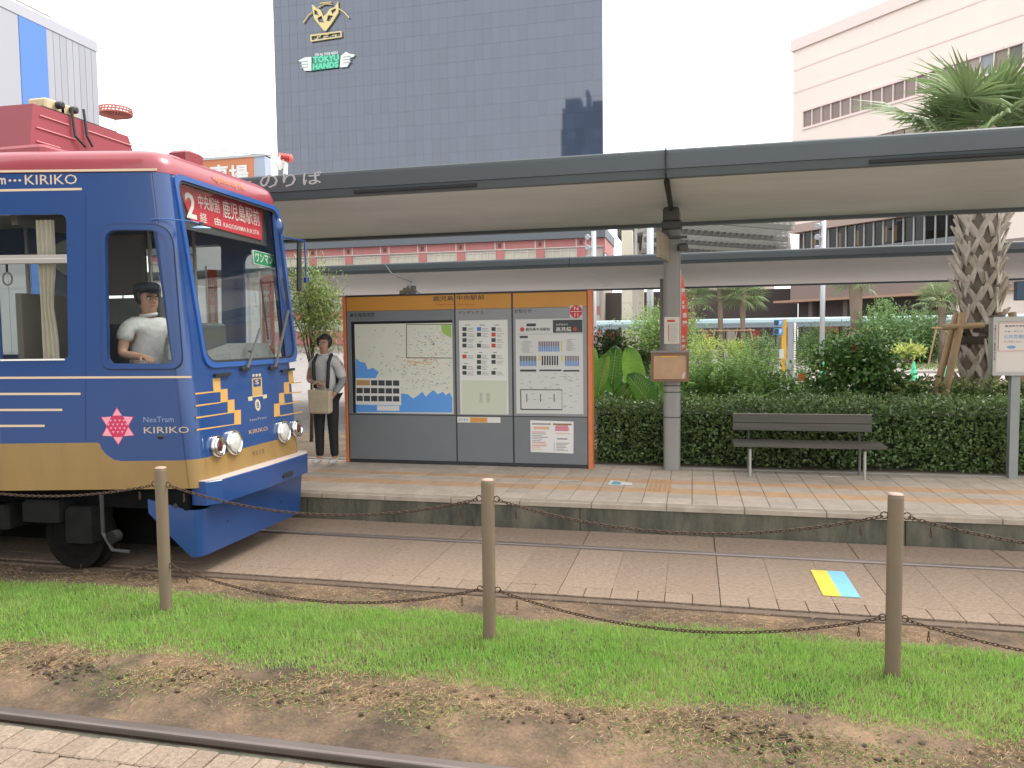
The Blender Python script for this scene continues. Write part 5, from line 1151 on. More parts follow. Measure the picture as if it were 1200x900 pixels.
# orange car park sign
og = thing('car_park_sign', 'orange rooftop sign with white characters behind the tram roof', 'sign', tuple(at(260, 215, 70))); f = wall(70)
q0 = f.px(212, 225); q1 = f.px(297, 184); MB().box(f, q0[0], q1[0], q0[1], q1[1]-.0, -.3, 0).build('orange_panel', mat('sign_orange', (.58, .22, .10), .5), og)
q2 = f.px(310, 181.5); MB().box(f, q1[0]+.01, q2[0], q0[1], q2[1], -1.2, -.02).build('side_panel', mat('sign_bluegrey', (.38, .43, .52), .5), og); MB().box(f, q0[0], q2[0], q1[1]+.01, q1[1]+.25, -1.2, .1).build('cap', mat('sign_cap', (.5, .5, .5), .5), og)
MB().box(f, q0[0]+1, q2[0]-1, .15, q0[1]-.01, -1.2, -.1).build('support', mat('sign_cap', (.5, .5, .5), .5), og)
for ch, x in (('駐', 233), ('車', 257), ('場', 280)): lettering('letters', ch, f, f.px(x-11, 216), f.px(x+11, 192.5), .05, white_p, og, .03)
# overhead wire bracket with a red insulator
iw = thing('wire_insulator', 'white and red insulator on an overhead wire above the canopy edge', 'insulator', tuple(at(328, 187, 16))); p = at(326, 183, 16); q = at(150, 168, 16)
MB().tube([q+Vector((-8, 0, .2)), q, p], .012, 5).build('wire', mat('wire_grey', (.3, .3, .32), .5), iw); MB().tube([p, at(335, 192, 16), at(333, 225, 16)], .05, 6).build('arm', white_p, iw)
b = MB()
for k in range(5): b.lathe(at(328+k*3.3, 184+k*.4, 16), (1, 0, 0), [(.03, -.03), (.1, 0), (.03, .03)], 10)
b.build('insulator', mat('insulator_red', (.45, .07, .06), .3), iw); MB().ball(at(327, 190, 16), .11, 1, 1, 1.6).build('hanger', white_p, iw)
# block behind the camera, seen as a reflection in the tower's glass
rb = thing('tower_block', 'grey tower block standing behind the viewer and mirrored in the glass tower', 'tower block', (-30, -45, 0))
MB().box(Fr((0, -40, 0), (-1, 0, 0), (0, 0, 1)), 16, 43, -.1, 78, -14, 0).build('wall', mat('block_grey', (.075, .085, .085), .8, var=.2, scale=.2), rb)
for k_, (a_, c_, h_) in enumerate(((18, 22, 3.2), (23, 25, 5), (27, 33, 2.2), (34, 35, 6), (37, 42, 3.6))): MB().box(Fr((0, -42, 0), (-1, 0, 0), (0, 0, 1)), a_, c_, 78, 78+h_, -6, 0).build('roof_plant', MATS['block_grey'], rb)
for i in range(6):
    for j in range(12): MB().box(Fr((0, -40, 0), (-1, 0, 0), (0, 0, 1)), 18+i*4, 20.5+i*4, 6+j*5.6, 8.2+j*5.6, .0, .1).build('window', mat('block_window', (.12, .14, .15), .2), rb) if (i+j) % 2 == 0 else None

# ------------------------------------------------------------------ plants
bark = mat('bark', (.20, .15, .11), .9, var=.4, scale=20, bump=.5)
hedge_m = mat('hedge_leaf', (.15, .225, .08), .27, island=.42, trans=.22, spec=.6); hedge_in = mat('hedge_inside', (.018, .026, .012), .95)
def mkleaf(name, col, rough=.45, isl=.4, tr=.3): return mat(name, col, rough, island=isl, trans=tr)
def leaf_part(parent, name, me, m, stuff=True):
    o = link(name, me, m, parent)
    if stuff: o['kind'] = 'stuff'
    return o
hg = thing('hedge', 'long clipped dark green hedge along the back of the platform behind the bench', 'hedge', (2.8, 10.5, HP))
HX0, HX1, HY0, HY1, HZ1 = -1.32, 8.2, 9.93, 11.3, 1.08
n = 30000; fx = rng.uniform(HX0, HX1, n); t = rng.uniform(size=n); front = t < .62
wob = np.array([.07*nz(a, b_, 2.2, 1)+.03*nz(a, b_, 7, 4) for a, b_ in zip(fx, t*3)])
fy = np.where(front, HY0+.05+np.abs(rng.normal(0, .09, n))+wob, rng.uniform(HY0+.05, HY1, n)); fz_ = np.where(front, rng.uniform(HP+.02, HZ1, n)**1.0, HZ1-np.abs(rng.normal(0, .05, n))+wob*1.8)
D = rdir(n, .25); D[:, 1] = np.where(front, -np.abs(D[:, 1])-.2, D[:, 1]); N_ = rdir(n); N_[:, 2] += np.where(front, .3, 1.0); N_[:, 1] -= np.where(front, .3, 0)
leaf_part(hg, 'foliage', leaves(np.stack([fx, fy, fz_], 1), D, N_, rng.uniform(.04, .07, n), rng.uniform(.024, .042, n)), hedge_m)
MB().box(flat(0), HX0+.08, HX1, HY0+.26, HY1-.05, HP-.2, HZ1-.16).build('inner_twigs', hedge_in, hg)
n = 700; fx = rng.uniform(HX0, HX1, n); D = rdir(n, 1.3)
leaf_part(hg, 'new_shoot', leaves(np.stack([fx, rng.uniform(HY0+.05, HY1, n), np.full(n, HZ1-.02)], 1), D, rdir(n), rng.uniform(.06, .13, n), .018), mkleaf('shoot', (.17, .25, .05)))
def blob(c, r, n, ln, wd, m, parent, clumps=26, up=.1, name='foliage', spread=.3):
    c = np.array(c, float); r = np.array(r, float)
    cd = rdir(clumps); cr_ = rng.uniform(.35, .95, clumps)[:, None]; cl = c+cd*cr_*r
    k = rng.integers(0, clumps, n); P = cl[k]+rng.normal(size=(n, 3))*r*spread
    D = (P-c)/r*.6+rdir(n, up)*.8; N_ = rdir(n, .8)
    return leaf_part(parent, name, leaves(P, D, N_, rng.uniform(.65, 1.3, n)*ln, rng.uniform(.7, 1.2, n)*wd), m)
def tree(name, label, cat, base, h, crown_c, crown_r, n, ln, wd, m, trunk_r=.05, group=None, limbs=7, clumps=30):
    t = thing(name, label, cat, base, group); base = Vector(base); cc = Vector(crown_c); b = MB()
    top = cc+Vector((0, 0, crown_r[2]*.3)); mid = base.lerp(top, .5)+Vector((random.uniform(-.1, .1), random.uniform(-.1, .1), 0))*h*.1
    b.tube([base, mid, top], [trunk_r, trunk_r*.7, trunk_r*.2], 8)
    for i in range(limbs):
        a = random.uniform(0, 6.28); s = base.lerp(top, random.uniform(.35, .8)); e = cc+Vector((math.cos(a)*crown_r[0]*.8, math.sin(a)*crown_r[1]*.8, random.uniform(-.3, .8)*crown_r[2])); b.tube([s, s.lerp(e, .5)+Vector((0, 0, .06*h)), e], [trunk_r*.45, trunk_r*.3, trunk_r*.1], 6)
    b.build('trunk', bark, t, True); blob(crown_c, crown_r, n, ln, wd, m, t, clumps, name='crown'); return t
# light young tree between the tram and the map board
tb = at(362, 420, 11.4); cc = at(366, 357, 11.4)
tree('young_tree', 'light green feathery young tree between the tram front and the map board', 'tree', (tb.x, 11.4, .15), 2.5, cc, (.44, .4, .66), 4800, .08, .02, mkleaf('leaf_light', (.27, .35, .11)), .035, clumps=40)
MB_ = None
for (x, y, w_, h_, Y_, ln, col, nm, lab, nn) in (
    (775, 392, 40, 33, 25, .13, (.13, .20, .055), 'bushy_tree', 'loose bushy green tree left of the canopy pillar, before the cream columns', 3200),
    (716, 412, 26, 22, 18, .10, (.05, .095, .03), 'dark_shrub', 'dark round shrub just right of the map board', 1800),
    (745, 422, 26, 14, 18, .09, (.075, .12, .035), 'leafy_shrub', 'low mixed shrub behind the giant taro leaves', 1300),
    (822, 406, 22, 11, 38, .14, (.19, .25, .05), 'yellow_green_shrub', 'small yellow-green shrub beneath the small palms', 700),
    (862, 408, 16, 9, 39, .13, (.17, .22, .05), 'yellow_green_shrub', 'tiny yellow-green shrub between two small palm trunks', 500),
    (895, 408, 22, 16, 41, .16, (.075, .13, .04), 'round_shrub', 'mid green shrub left of the yellow parking sign post', 900),
    (965, 405, 34, 17, 46, .2, (.06, .105, .03), 'wide_shrub', 'wide dark shrub right of the yellow parking sign post', 1800),
    (1038, 392, 34, 26, 47, .26, (.10, .165, .06), 'bamboo_shrub', 'tall pale feathery shrub across the station road', 2400),
    (1082, 395, 26, 24, 48, .26, (.09, .15, .05), 'bamboo_shrub', 'tall feathery shrub just left of the main palm stakes across the road', 1800),
    (1035, 362, 10, 9, 49, .2, (.12, .19, .07), 'small_tree', 'small round tree top rising above the feathery shrub', 500),
    (1066, 411, 15, 7, 43, .3, (.26, .29, .08), 'flax_clump', 'yellowish clump of strap leaves at the kerb across the road', 260),
    (1190, 410, 26, 22, 46, .2, (.06, .105, .035), 'far_shrub', 'dark shrub behind the notice board at the right edge', 1200),
    (1125, 408, 18, 14, 45, .18, (.08, .12, .04), 'far_low_shrub', 'low shrub behind the wooden stakes of the main palm', 700)):
    c = at(x, y, Y_); k = Y_/FOC*1.04; t = thing(nm, lab, 'shrub' if 'tree' not in nm else 'tree', (c.x, Y_, .15))
    b = MB()
    for i in range(5): b.tube([(c.x+random.uniform(-.1, .1), Y_, .1), tuple(c+Vector((random.uniform(-.5, .5)*w_*k, random.uniform(-.3, .3)*w_*k, random.uniform(-.2, .5)*h_*k)))], [.04, .012], 6)
    b.build('stem', bark, t); blob(c, (w_*k*.9, w_*k*.7, h_*k*.9), int(nn*1.6), ln, ln*.33, mkleaf('leaf_'+nm, tuple(c*1.75 for c in col)), t, 30)
    if nm not in ('small_tree', 'flax_clump'):
        blob((c.x, Y_+.2, max(.5, c.z*.5)), (w_*k*.75, w_*k*.5, c.z*.45), int(nn*.9), ln, ln*.33, mkleaf('leaf_'+nm, tuple(c*1.75 for c in col)), t, 20, name='lower_foliage')
# bed and road edge across the road
bedm = mat('bed_soil', (.17, .13, .09), .95, var=.4, scale=3)
K1 = ground(1060, 420.5, .15).y; MB_k = thing('planting_bed', 'raised kerbed planting bed across the station road', 'planting bed', (15, K1, .15)); MB_k['kind'] = 'structure'
MB().box(flat(0), 3, 60, K1+.2, K1+14, .1, .24).build('bed_soil', bedm, MB_k); MB().box(flat(0), 3, 60, K1, K1+.19, .1, .30).build('kerb', concrete, MB_k)
K2 = ground(1060, 437.5, .15).y; K3 = ground(1060, 450, .15).y
ki = thing('traffic_island', 'low kerbed island with a strip of clipped ground cover in the road', 'traffic island', (12, K2, .15)); ki['kind'] = 'structure'
MB().box(flat(0), 5, 45, K2-.2, K2+2.0, .1, .26).build('kerb', concrete, ki)
n = 5000; leaf_part(ki, 'ground_cover', leaves(np.stack([rng.uniform(5.2, 44, n), rng.uniform(K2, K2+1.7, n), rng.uniform(.26, .48, n)], 1), rdir(n, .8), rdir(n, 1), .16, .06), mkleaf('ground_cover', (.16, .21, .05)))
MB().box(flat(0), 4, 60, K3-.12, K3, .12, .27).build('shadowed_road_kerb', mat('kerb_shadow', (.13, .12, .12), .8), ki)  # kerb coloured dark: its shadow line is put into the colour
MB().box(flat(0), 4, 60, K3+.1, K2-.3, .12, .158).build('pink_paving', mat('pink_paving', (.42, .33, .31), .85, var=.12, scale=2), ki)
# giant taro
tp = thing('taro_plant', 'clump of giant upright taro leaves right of the map board', 'plant', (-.8, 10.95, .28))
def taro(cx, cy, wpx, hpx, Y_, yaw, tilt, roll, m):
    c = at(cx, cy, Y_); k = Y_/FOC*1.03; W = wpx*k; Hh = hpx*k; V = []; Q = []; nu, nv = 12, 14
    for j in range(nv+1):
        t = j/nv; hw_ = math.sqrt(max(0, 1-abs(2*t**.85-1)**2.1))*.40
        for i in range(nu+1):
            s = i/nu*2-1; x = s*hw_*W; z = (t-.32)*Hh; notch = -.20*Hh*abs(s)**1.4*max(0, 1-t*2.4)
            y = .16*W*abs(s)**1.3-.10*Hh*(t-.4)**2+.022*W*math.sin(abs(s)*4+t*22)*abs(s)
            V.append(Vector((x, y, z+notch)))
    for j in range(nv):
        for i in range(nu): a = j*(nu+1)+i; Q.append((a, a+1, a+nu+2, a+nu+1))
    _ = 0; R_ = Matrix.Rotation(yaw, 3, 'Z') @ Matrix.Rotation(tilt, 3, 'X') @ Matrix.Rotation(roll, 3, 'Y')
    vs = [R_ @ v+c for v in V]; lf = MB().add(vs, Q).build('leaf', m, tp, True)
    b = MB(); mid = nu//2; up_ = R_ @ Vector((0, -.006, 0))
    b.tube([vs[j*(nu+1)+mid]+up_ for j in range(1, nv)], .006, 5)
    for j in range(3, 11):
        for s in (-1, 1):
            pts = [vs[j*(nu+1)+mid]+up_]; 
            for q in range(1, 6): pts.append(vs[min(nv, j+q//2)*(nu+1)+mid+s*q]+up_*.6)
            b.tube(pts, .0035, 4)
    b.build('vein', mat('vein_pale', (.36, .44, .16), .5), lf)
    base = Vector((c.x*.6+-.85*.4, 10.95, .28)); e = R_ @ Vector((0, .02, -.32*Hh*.2))+c; MB().tube([base, base.lerp(e, .6)+Vector((0, .05, .05)), e], [.022, .017, .012], 8).build('stalk', mat('stalk', (.11, .10, .05), .5), tp, True)
tl1 = mat('taro_dark', (.075, .19, .03), .4, trans=.5, var=.2, scale=6); tl2 = mat('taro_bright', (.21, .37, .055), .38, trans=.55, var=.25, scale=5, col2=(.13, .29, .04))
taro(718, 438, 31, 47, 10.95, .15, .12, .12, tl1); taro(742, 444, 33, 56, 10.85, -.25, .1, -.12, tl2); taro(703, 451, 27, 54, 10.7, .6, .1, .22, tl2); taro(753, 461, 34, 40, 10.6, -.3, .3, -.6, tl1); taro(694, 436, 24, 44, 10.9, .5, .05, .0, tl2); taro(728, 466, 24, 30, 10.75, .2, .5, .5, tl1); taro(770, 447, 20, 34, 11.0, -.6, .2, -.3, tl1)
# ferny bush and hibiscus behind the hedge
fern = thing('feathery_bush', 'bright green feathery bush behind the hedge, right of the notice box', 'bush', (1.0, 12, .28))
fm = mkleaf('fern_leaf', (.22, .36, .09), .45, .35, .35); fm2 = mkleaf('fern_pale', (.24, .33, .15), .45, .3, .35); V = [[], [], [], [], []]; V2 = [[], [], [], [], []]
for i in range(190):
    x0 = random.gauss(862, 38); b0 = at(min(max(x0, 805), 940), 470, 11.9+random.uniform(-.5, .5)); b0.z = .7+random.uniform(0, .5)
    L_ = random.uniform(.5, 1.0); a = random.uniform(0, 6.28); out = random.uniform(.15, .75); pale = i > 178
    for s in range(26):
        t = s/25; p = b0+Vector((math.cos(a)*out*t*L_*.8, math.sin(a)*out*t*L_*.6, L_*(t*1.1-.62*out*t*t*1.5)))
        for sd in (-1, 1):
            T = V2 if pale else V; T[0].append(p); T[1].append((-math.sin(a)*sd+.5*math.cos(a), math.cos(a)*sd+.5*math.sin(a), .25)); T[2].append((0, -.4, 1)); T[3].append(.13*(1-t*.75)*random.uniform(.8, 1.1)); T[4].append(.032*(1-.4*t))
for T, m, nm in ((V, fm, 'frond'), (V2, fm2, 'pale_frond')): leaf_part(fern, nm, leaves(np.array(T[0]), np.array(T[1], float), np.array(T[2], float)+rng.normal(0, .4, (len(T[0]), 3)), np.array(T[3]), np.array(T[4])), m)
blob((at(862, 450, 12.2).x, 12.3, 1.05), (.85, .35, .42), 4200, .10, .04, mkleaf('fern_dark', (.12, .22, .055)), fern, name='lower_foliage')
hb = thing('hibiscus_bush', 'dark glossy hibiscus bush with one red bloom behind the right end of the bench', 'bush', (2.1, 11.9, .28)); hm = mkleaf('hibiscus_leaf', (.11, .21, .055), .3, .45, .2)
c = at(1003, 440, 11.9); blob((c.x, 11.9, 1.35), (.62, .4, .45), 3600, .085, .058, hm, hb, 34, spread=.22); c2_ = at(1000, 412, 11.9); blob(c2_, (.3, .3, .18), 420, .07, .045, hm, hb, 14, name='upper_foliage')
b = MB()
for i in range(12): b.tube([(c.x+random.uniform(-.2, .2), 11.9, .5), (c.x+random.uniform(-.5, .5), 11.9+random.uniform(-.3, .3), random.uniform(1.3, 1.9))], [.014, .005], 5)
b.build('stem', bark, hb)
def flower(cx, cy, Y_, r, m, parent):
    c = at(cx, cy, Y_); b = MB()
    for k in range(5):
        a = k*1.2566; d = Vector((math.cos(a), -.35, math.sin(a))); s = Vector((-math.sin(a), 0, math.cos(a))); b.add([c, c+d*r*.6+s*r*.45, c+d*r*1.05, c+d*r*.6-s*r*.45], [(0, 1, 2, 3)])
    b.tube([c, c+Vector((.01, -r*.9, .01))], .006, 5); b.build('flower', m, parent)
flower(1000.5, 408.5, 11.75, .055, mat('flower_red', (.50, .02, .04), .5, trans=.2), hb); flower(939, 442, 11.55, .06, mat('flower_orange', (.65, .14, .02), .5, trans=.2), fern)
low = thing('low_shrubs', 'mixed low green shrubs filling the bed just behind the hedge', 'shrubs', (1.5, 11.7, .28)); low['kind'] = 'stuff'
for x, m in ((-.6, 'leaf_dark_shrub'), (.2, 'fern_dark'), (2.9, 'leaf_dark_shrub'), (3.4, 'fern_dark'), (4.6, 'leaf_dark_shrub'), (1.5, 'fern_dark')): blob((x, 11.75, .95), (.62, .35, .34), 1900, .08, .036, MATS[m], low)
n = 900; leaf_part(low, 'pale_shoot', leaves(np.stack([rng.uniform(2.6, 4.8, n), rng.uniform(11.3, 11.9, n), rng.uniform(.95, 1.3, n)], 1), rdir(n, .6), rdir(n), .07, .03), mkleaf('shoot_pale', (.27, .32, .11)))
soilbed = MB().box(flat(0), -8, 12, 9.87, 12.6, .0, HP+.0); o = soilbed.build('garden_bed', bedm); tag(o, 'dark soil of the garden bed behind the platform kerb', 'garden bed', kind='structure')
# palms
def fan(nl, L_, pet, seed, droop=.35, spread=rad(125)):
    """one fan frond along +X: petiole, then leaflets radiating"""
    r = random.Random(seed); C = []; D = []; N = []; Ls = []; Ws = []; me_v = []
    for k in range(nl):
        a = (k/(nl-1)*2-1)*spread; l = L_*(1-.28*abs(a/spread)**2)*r.uniform(.88, 1.06)
        d1 = Vector((math.cos(a), math.sin(a), .10*math.cos(a)+r.uniform(-.05, .05))).normalized(); p0 = Vector((pet, 0, 0)); s = Vector((-d1.y, d1.x, 0))
        mid = p0+d1*l*.55; d2 = (d1+Vector((0, 0, -droop*r.uniform(.5, 1.6)))).normalized(); end = mid+d2*l*.5; w_ = .019+.010*r.random(); up = Vector((0, 0, .012))
        me_v.append([p0, mid+s*w_-up, mid+up*.6, mid-s*w_-up, end])
    b = MB()
    for v in me_v: b.add(v, [(0, 1, 2), (0, 2, 3), (1, 4, 2), (2, 4, 3)])
    return b, pet
FM1 = mkleaf('palm_leaf', (.17, .235, .095), .42, .32, .25); FMd = mat('palm_petiole', (.20, .22, .08), .5); boot_m = mat('palm_boot', (.62, .54, .455), .9, var=.35, scale=14, bump=.6, stretch=(3, 3, .6)); core_m = mat('palm_core', (.24, .195, .155), .95, var=.4, scale=10)
FANS = {}
def palm_meshes(tagk, nl, L_, pet, droop):
    if tagk not in FANS:
        out = []
        for sd in range(4):
            b, _ = fan(nl, L_, pet, sd*7+3, droop); me = b.mesh('frond'); me.materials.append(FM1); st_ = MB().tube([(0, 0, 0), (pet*.5, 0, .02), (pet, 0, 0)], [.022*L_, .014*L_, .010*L_], 6).mesh('petiole'); st_.materials.append(FMd); out.append((me, st_))
        FANS[tagk] = out
    return FANS[tagk]
def crown(t, c, tagk, n, nl, L_, pet, droop=.35, zlo=-.35, zhi=1.25, ang=None):
    ms = palm_meshes(tagk, nl, L_, pet, droop)
    for i in range(n):
        a = (i*2.39996) if ang is None else ang[i][0]; el = zlo+(zhi-zlo)*((i+.5)/n)**.8+random.uniform(-.1, .1) if ang is None else ang[i][1]
        M = Matrix.Translation(Vector(c)-ORG[t]) @ Matrix.Rotation(a, 4, 'Z') @ Matrix.Rotation(-el, 4, 'Y') @ Matrix.Rotation(random.uniform(-.7, .7), 4, 'X')
        me, st_ = ms[i % 4]; fo = bpy.data.objects.new('frond', me); COL.objects.link(fo); fo.parent = t; fo.matrix_local = M
        po = bpy.data.objects.new('petiole', st_); COL.objects.link(po); po.parent = fo
pmx, pmy = 3.90, 12.0
pt = thing('palm_tree', 'large palm with a criss-cross bark trunk at the right, its crown above the canopy', 'palm', (pmx, pmy, .28))
MB().tube([(pmx, pmy, .2), (pmx-.02, pmy, 1.1), (pmx-.03, pmy, 2.3), (pmx, pmy, 3.6), (pmx+.02, pmy, 4.75)], [.22, .20, .21, .24, .16], 18).build('trunk', core_m, pt, True)
bb = MB(); prof = [(-.036, 0, 0), (.036, 0, 0), (.030, .15, .035), (-.030, .15, .035), (.024, .29, .05), (-.024, .29, .05), (.010, .40, .085), (-.010, .40, .085)]
vs = [(a, -o, z) for a, z, o in prof]+[(a*.8, -o+.022, z) for a, z, o in prof]
bb.add(vs, [(0, 1, 2, 3), (3, 2, 4, 5), (5, 4, 6, 7), (9, 8, 11, 10), (8+3, 8+5, 8+4, 8+2), (8+5, 8+7, 8+6, 8+4), (1, 9, 10, 2), (2, 10, 12, 4), (4, 12, 14, 6), (6, 14, 15, 7), (7, 15, 13, 5), (5, 13, 11, 3), (3, 11, 8, 0), (0, 8, 9, 1)])
bme = bb.mesh('leaf_base'); bme.materials.append(boot_m)
i = 0; z = .45
while z < 4.7:
    for k in range(7):
        a = k*2*math.pi/7+(i % 2)*math.pi/7+random.uniform(-.07, .07); r = .195+.05*(z/4.75) if z > 1.2 else .19
        for lean in (.50, -.50):
            o = bpy.data.objects.new('leaf_base', bme); COL.objects.link(o); o.parent = pt; sc_ = random.uniform(.85, 1.15); aa = a+lean*.12
            o.matrix_local = Matrix.Translation((pmx+r*math.sin(aa)-pt.location.x, pmy-r*math.cos(aa)-pt.location.y, z-pt.location.z+random.uniform(-.03, .03))) @ Matrix.Rotation(aa, 4, 'Z') @ Matrix.Rotation(lean*random.uniform(.8, 1.2), 4, 'Y') @ Matrix.Diagonal((sc_*1.1, sc_*random.uniform(.6, 1.3)*(1.6 if random.random() < .12 else 1), sc_, 1))
    z += .215; i += 1
crown(pt, (pmx-.08, pmy, 4.68), 'large', 15, 38, .76, .42, .22, -.3, 1.2); crown(pt, (pmx-.08, pmy, 4.64), 'large_low', 8, 40, .95, .85, .30, -.1, .4)
for zz_ in (1.93, 1.77): MB().lathe((pmx-.03, pmy, zz_), (0, 0, 1), [(.285, 0), (.29, .03), (.285, .11)], 24).build('trunk_wrap', mat('wrap_dark', (.06, .045, .035), .9), pt)
stake = mat('stake_wood', (.42, .28, .16), .75, var=.25, scale=6, stretch=(4, 4, .5)); stk = thing('palm_support', 'brown wooden stakes and crossbar propping the trunk of the large palm', 'support', (pmx-.1, pmy-.2, .28))
def stk_pole(t, a, c, r=.045, m=None): return MB().tube([a, c], r, 10).build('pole', m or stake, t)
stk_pole(stk, at(1092, 475, 11.5), at(1121, 368, 11.75)); stk_pole(stk, at(1105, 472, 11.45), at(1128.5, 367, 11.65), .05)
stk_pole(stk, at(1104, 383.5, 11.6), at(1153, 381, 11.62), .04); stk_pole(stk, at(1188, 476, 11.7), at(1171, 366, 11.8), .05, mat('stake_dark', (.24, .15, .085), .8)); stk_pole(stk, at(1203, 476, 11.6), at(1186, 366, 11.75), .05)
def small_palm(bx, by, tx, ty, Y_, label, r=.13, n=20, L_=1.0, seed=0, noc=False):
    g = at(bx, by, Y_); g.z = .2; c = at(tx, ty, Y_); t = thing('small_palm', label, 'palm', tuple(g), 'young palms across the station road')
    MB().tube([g, g.lerp(c, .5), c], [r*1.25, r, r*1.3], 12).build('trunk', mat('small_palm_trunk', (.27, .20, .15), .9, var=.4, scale=18, bump=.6, stretch=(1, 1, 3)), t, True)
    if not noc: crown(t, c+Vector((0, 0, .1)), 'small', n, 22, L_, .7, .45, -.75, 1.1)
    s = thing('palm_stakes', 'thin wooden stakes around the '+' '.join(label.replace('small ', '').replace('young ', '').split()[:11]), 'stakes', tuple(g), 'stakes round the young palms')
    for dx in (-.75, .75): MB().tube([g+Vector((dx, -.3, 0)), Vector((g.x+dx*.45, Y_-.2, 2.25))], .045, 6).build('pole', stake, s)
    MB().tube([(g.x-.6, Y_-.25, 2.15), (g.x+.6, Y_-.25, 2.15)], .045, 6).build('crossbar', stake, s)
small_palm(816, 430, 811, 350, 45, 'small palm just right of the canopy pillar', seed=1)
small_palm(845, 430, 843.5, 325, 45, 'young palm with a bare tall trunk running up behind the rear canopy', .14, 12)
small_palm(871, 430, 870, 346, 45, 'small palm with a drooping full crown over the feathery bush', n=26, seed=3)
small_palm(1003, 425, 1003, 330, 48, 'young palm with a scaly trunk left of the far lamp pole and tall shrub', .3, 16)
small_palm(1104, 425, 1104, 356, 45, 'small palm just left of the large palm trunk', .16, 18)
# ------------------------------------------------------------------ poles, signs, banner and cones across the road
pgr = mat('pole_grey', (.46, .48, .50), .4, .3)
def pole(x, yb_, yt_, Y_, wpx, label, lamps=False):
    g = at(x, yb_, Y_); c = at(x, yt_, Y_); t = thing('lamp_pole', label, 'pole', (g.x, Y_, .15)); r = wpx/2*Y_/FOC*1.04
    MB().tube([(g.x, Y_, .15), (g.x, Y_, c.z)], r, 12).build('shaft', pgr, t, True)
    if lamps:
        for k in range(3):
            z = c.z-.25-k*(14*Y_/FOC)*.85; h = MB(); s = -1; rr = 3.2*Y_/FOC
            h.lathe((g.x+s*r*2.4, Y_-.1, z), (s*.3, -1, -.2), [(rr*.5, -rr), (rr, 0), (rr*.9, rr*.3)], 12); h.tube([(g.x, Y_, z), (g.x+s*r*2.4, Y_-.05, z)], r*.35, 6)
            h.build('floodlight', mat('floodlight', (.42, .46, .5), .3, .4), t)
pole(762, 430, 225, 26, 7.5, 'plain grey lamp pole left of the canopy pillar')
pole(963, 432, 259, 42, 5.2, 'grey pole with floodlights above the rear canopy, right of the bench', True)
pole(696.5, 425, 271, 34, 5.5, 'grey pole with floodlights just right of the map board', True)
pk_ = thing('parking_sign', 'yellow post with two blue parking signs behind the hedge', 'sign', tuple(at(919, 430, 30))); f = wall(30); yel = mat('post_yellow', (.62, .33, .03), .5)
g = at(919.5, 430, 30); g2 = at(919.5, 374, 30); MB().box(f, g.x-.11, g.x+.05, .15, g2.z, -.1, .05).build('post', yel, pk_); psb = mat('sign_blue', (.07, .30, .62), .4)
for y0, y1 in ((382, 374.8), (392.3, 384.5)):
    p = f.px(906.5, y0); q = f.px(917.3, y1); s_ = MB().box(f, p[0], q[0], p[1], q[1], .06, .10).build('blue_plate', psb, pk_); m_ = (p[0]+q[0])/2
    MB().box(f, p[0]+.015, m_, p[1]+.02, q[1]-.02, .1005, .11).build('dark_field', mat('sign_navy', (.03, .045, .06), .5), s_); lettering('letters', 'P', f, (m_+.04, p[1]+.05), (q[0]-.04, q[1]-.04), .102, paper_l, s_, .03)
p = f.px(913, 420); q = f.px(918, 409); MB().box(f, p[0], q[0], p[1], q[1], .06, .2).build('button_box', mat('box_pale', (.5, .52, .45), .5), pk_)
gp = thing('grey_panels', 'two narrow grey upright panels beside the yellow parking post', 'panel', tuple(at(929, 430, 31))); f = wall(31)
for x0, x1 in ((923.5, 929.8), (930.5, 933)): p = f.px(x0, 378); q = f.px(x1, 378); MB().box(f, p[0], q[0], .15, p[1], -.15, 0).build('panel', mat('panel_slate', (.26, .28, .31), .5) if x0 < 930 else white_p, gp)
nbn = thing('banner', 'red and white vertical banner on a pole just behind the canopy pillar', 'banner', tuple(at(801, 420, 13.2))); f = wall(13.2); rb_ = mat('banner_red', (.72, .14, .10), .7, trans=.3); q = [f.px(*p) for p in ((796.5, 411), (803.5, 412), (806, 385), (807, 372), (805, 350), (801, 330), (797.5, 318))]
o_ = plate('cloth', q[::-1] if False else q, [], f, -.01, .0, rb_, nbn); wb_ = mat('banner_white', (.68, .62, .58), .7)
for y0, y1, x0, x1 in ((412, 404, 799, 803), (401, 393, 798.5, 804.5), (383, 376, 800, 805.5), (373, 366, 800, 805), (362, 352, 799, 804), (347, 338, 798.5, 802.5)):
    p = f.px(x0, y0); r_ = f.px(x1, y1); lettering('letters', random.choice('祭市電'), f, p, r_, .004, wb_, o_, .04)
p = f.px(797, 415); MB().tube([(p[0], 13.2, .15), (p[0], 13.2, f.px(797, 316)[1])], .014, 6).build('pole', white_p, nbn)
cone_m = mat('cone_green', (.05, .50, .24), .45, var=.1)
def cone(x, y, label):
    g = ground(x, y, .16); t = thing('traffic_cone', label, 'cone', (g.x, g.y, .16), 'green traffic cones'); MB().lathe((g.x, g.y, .16), (0, 0, 1), [(.17, .03), (.15, .06), (.035, .68), (.02, .70)], 16).build('cone_body', cone_m, t, True); MB().cube((g.x, g.y, .178), (.40, .40, .035), ch=.01).build('cone_base', cone_m, t)
cone(1070.5, 446, 'green traffic cone standing in the open beside the low kerb'); cone(1106.5, 446, 'green traffic cone half hidden behind the wooden palm stakes'); cone(965, 447, 'green traffic cone between the feathery bush and the hibiscus')

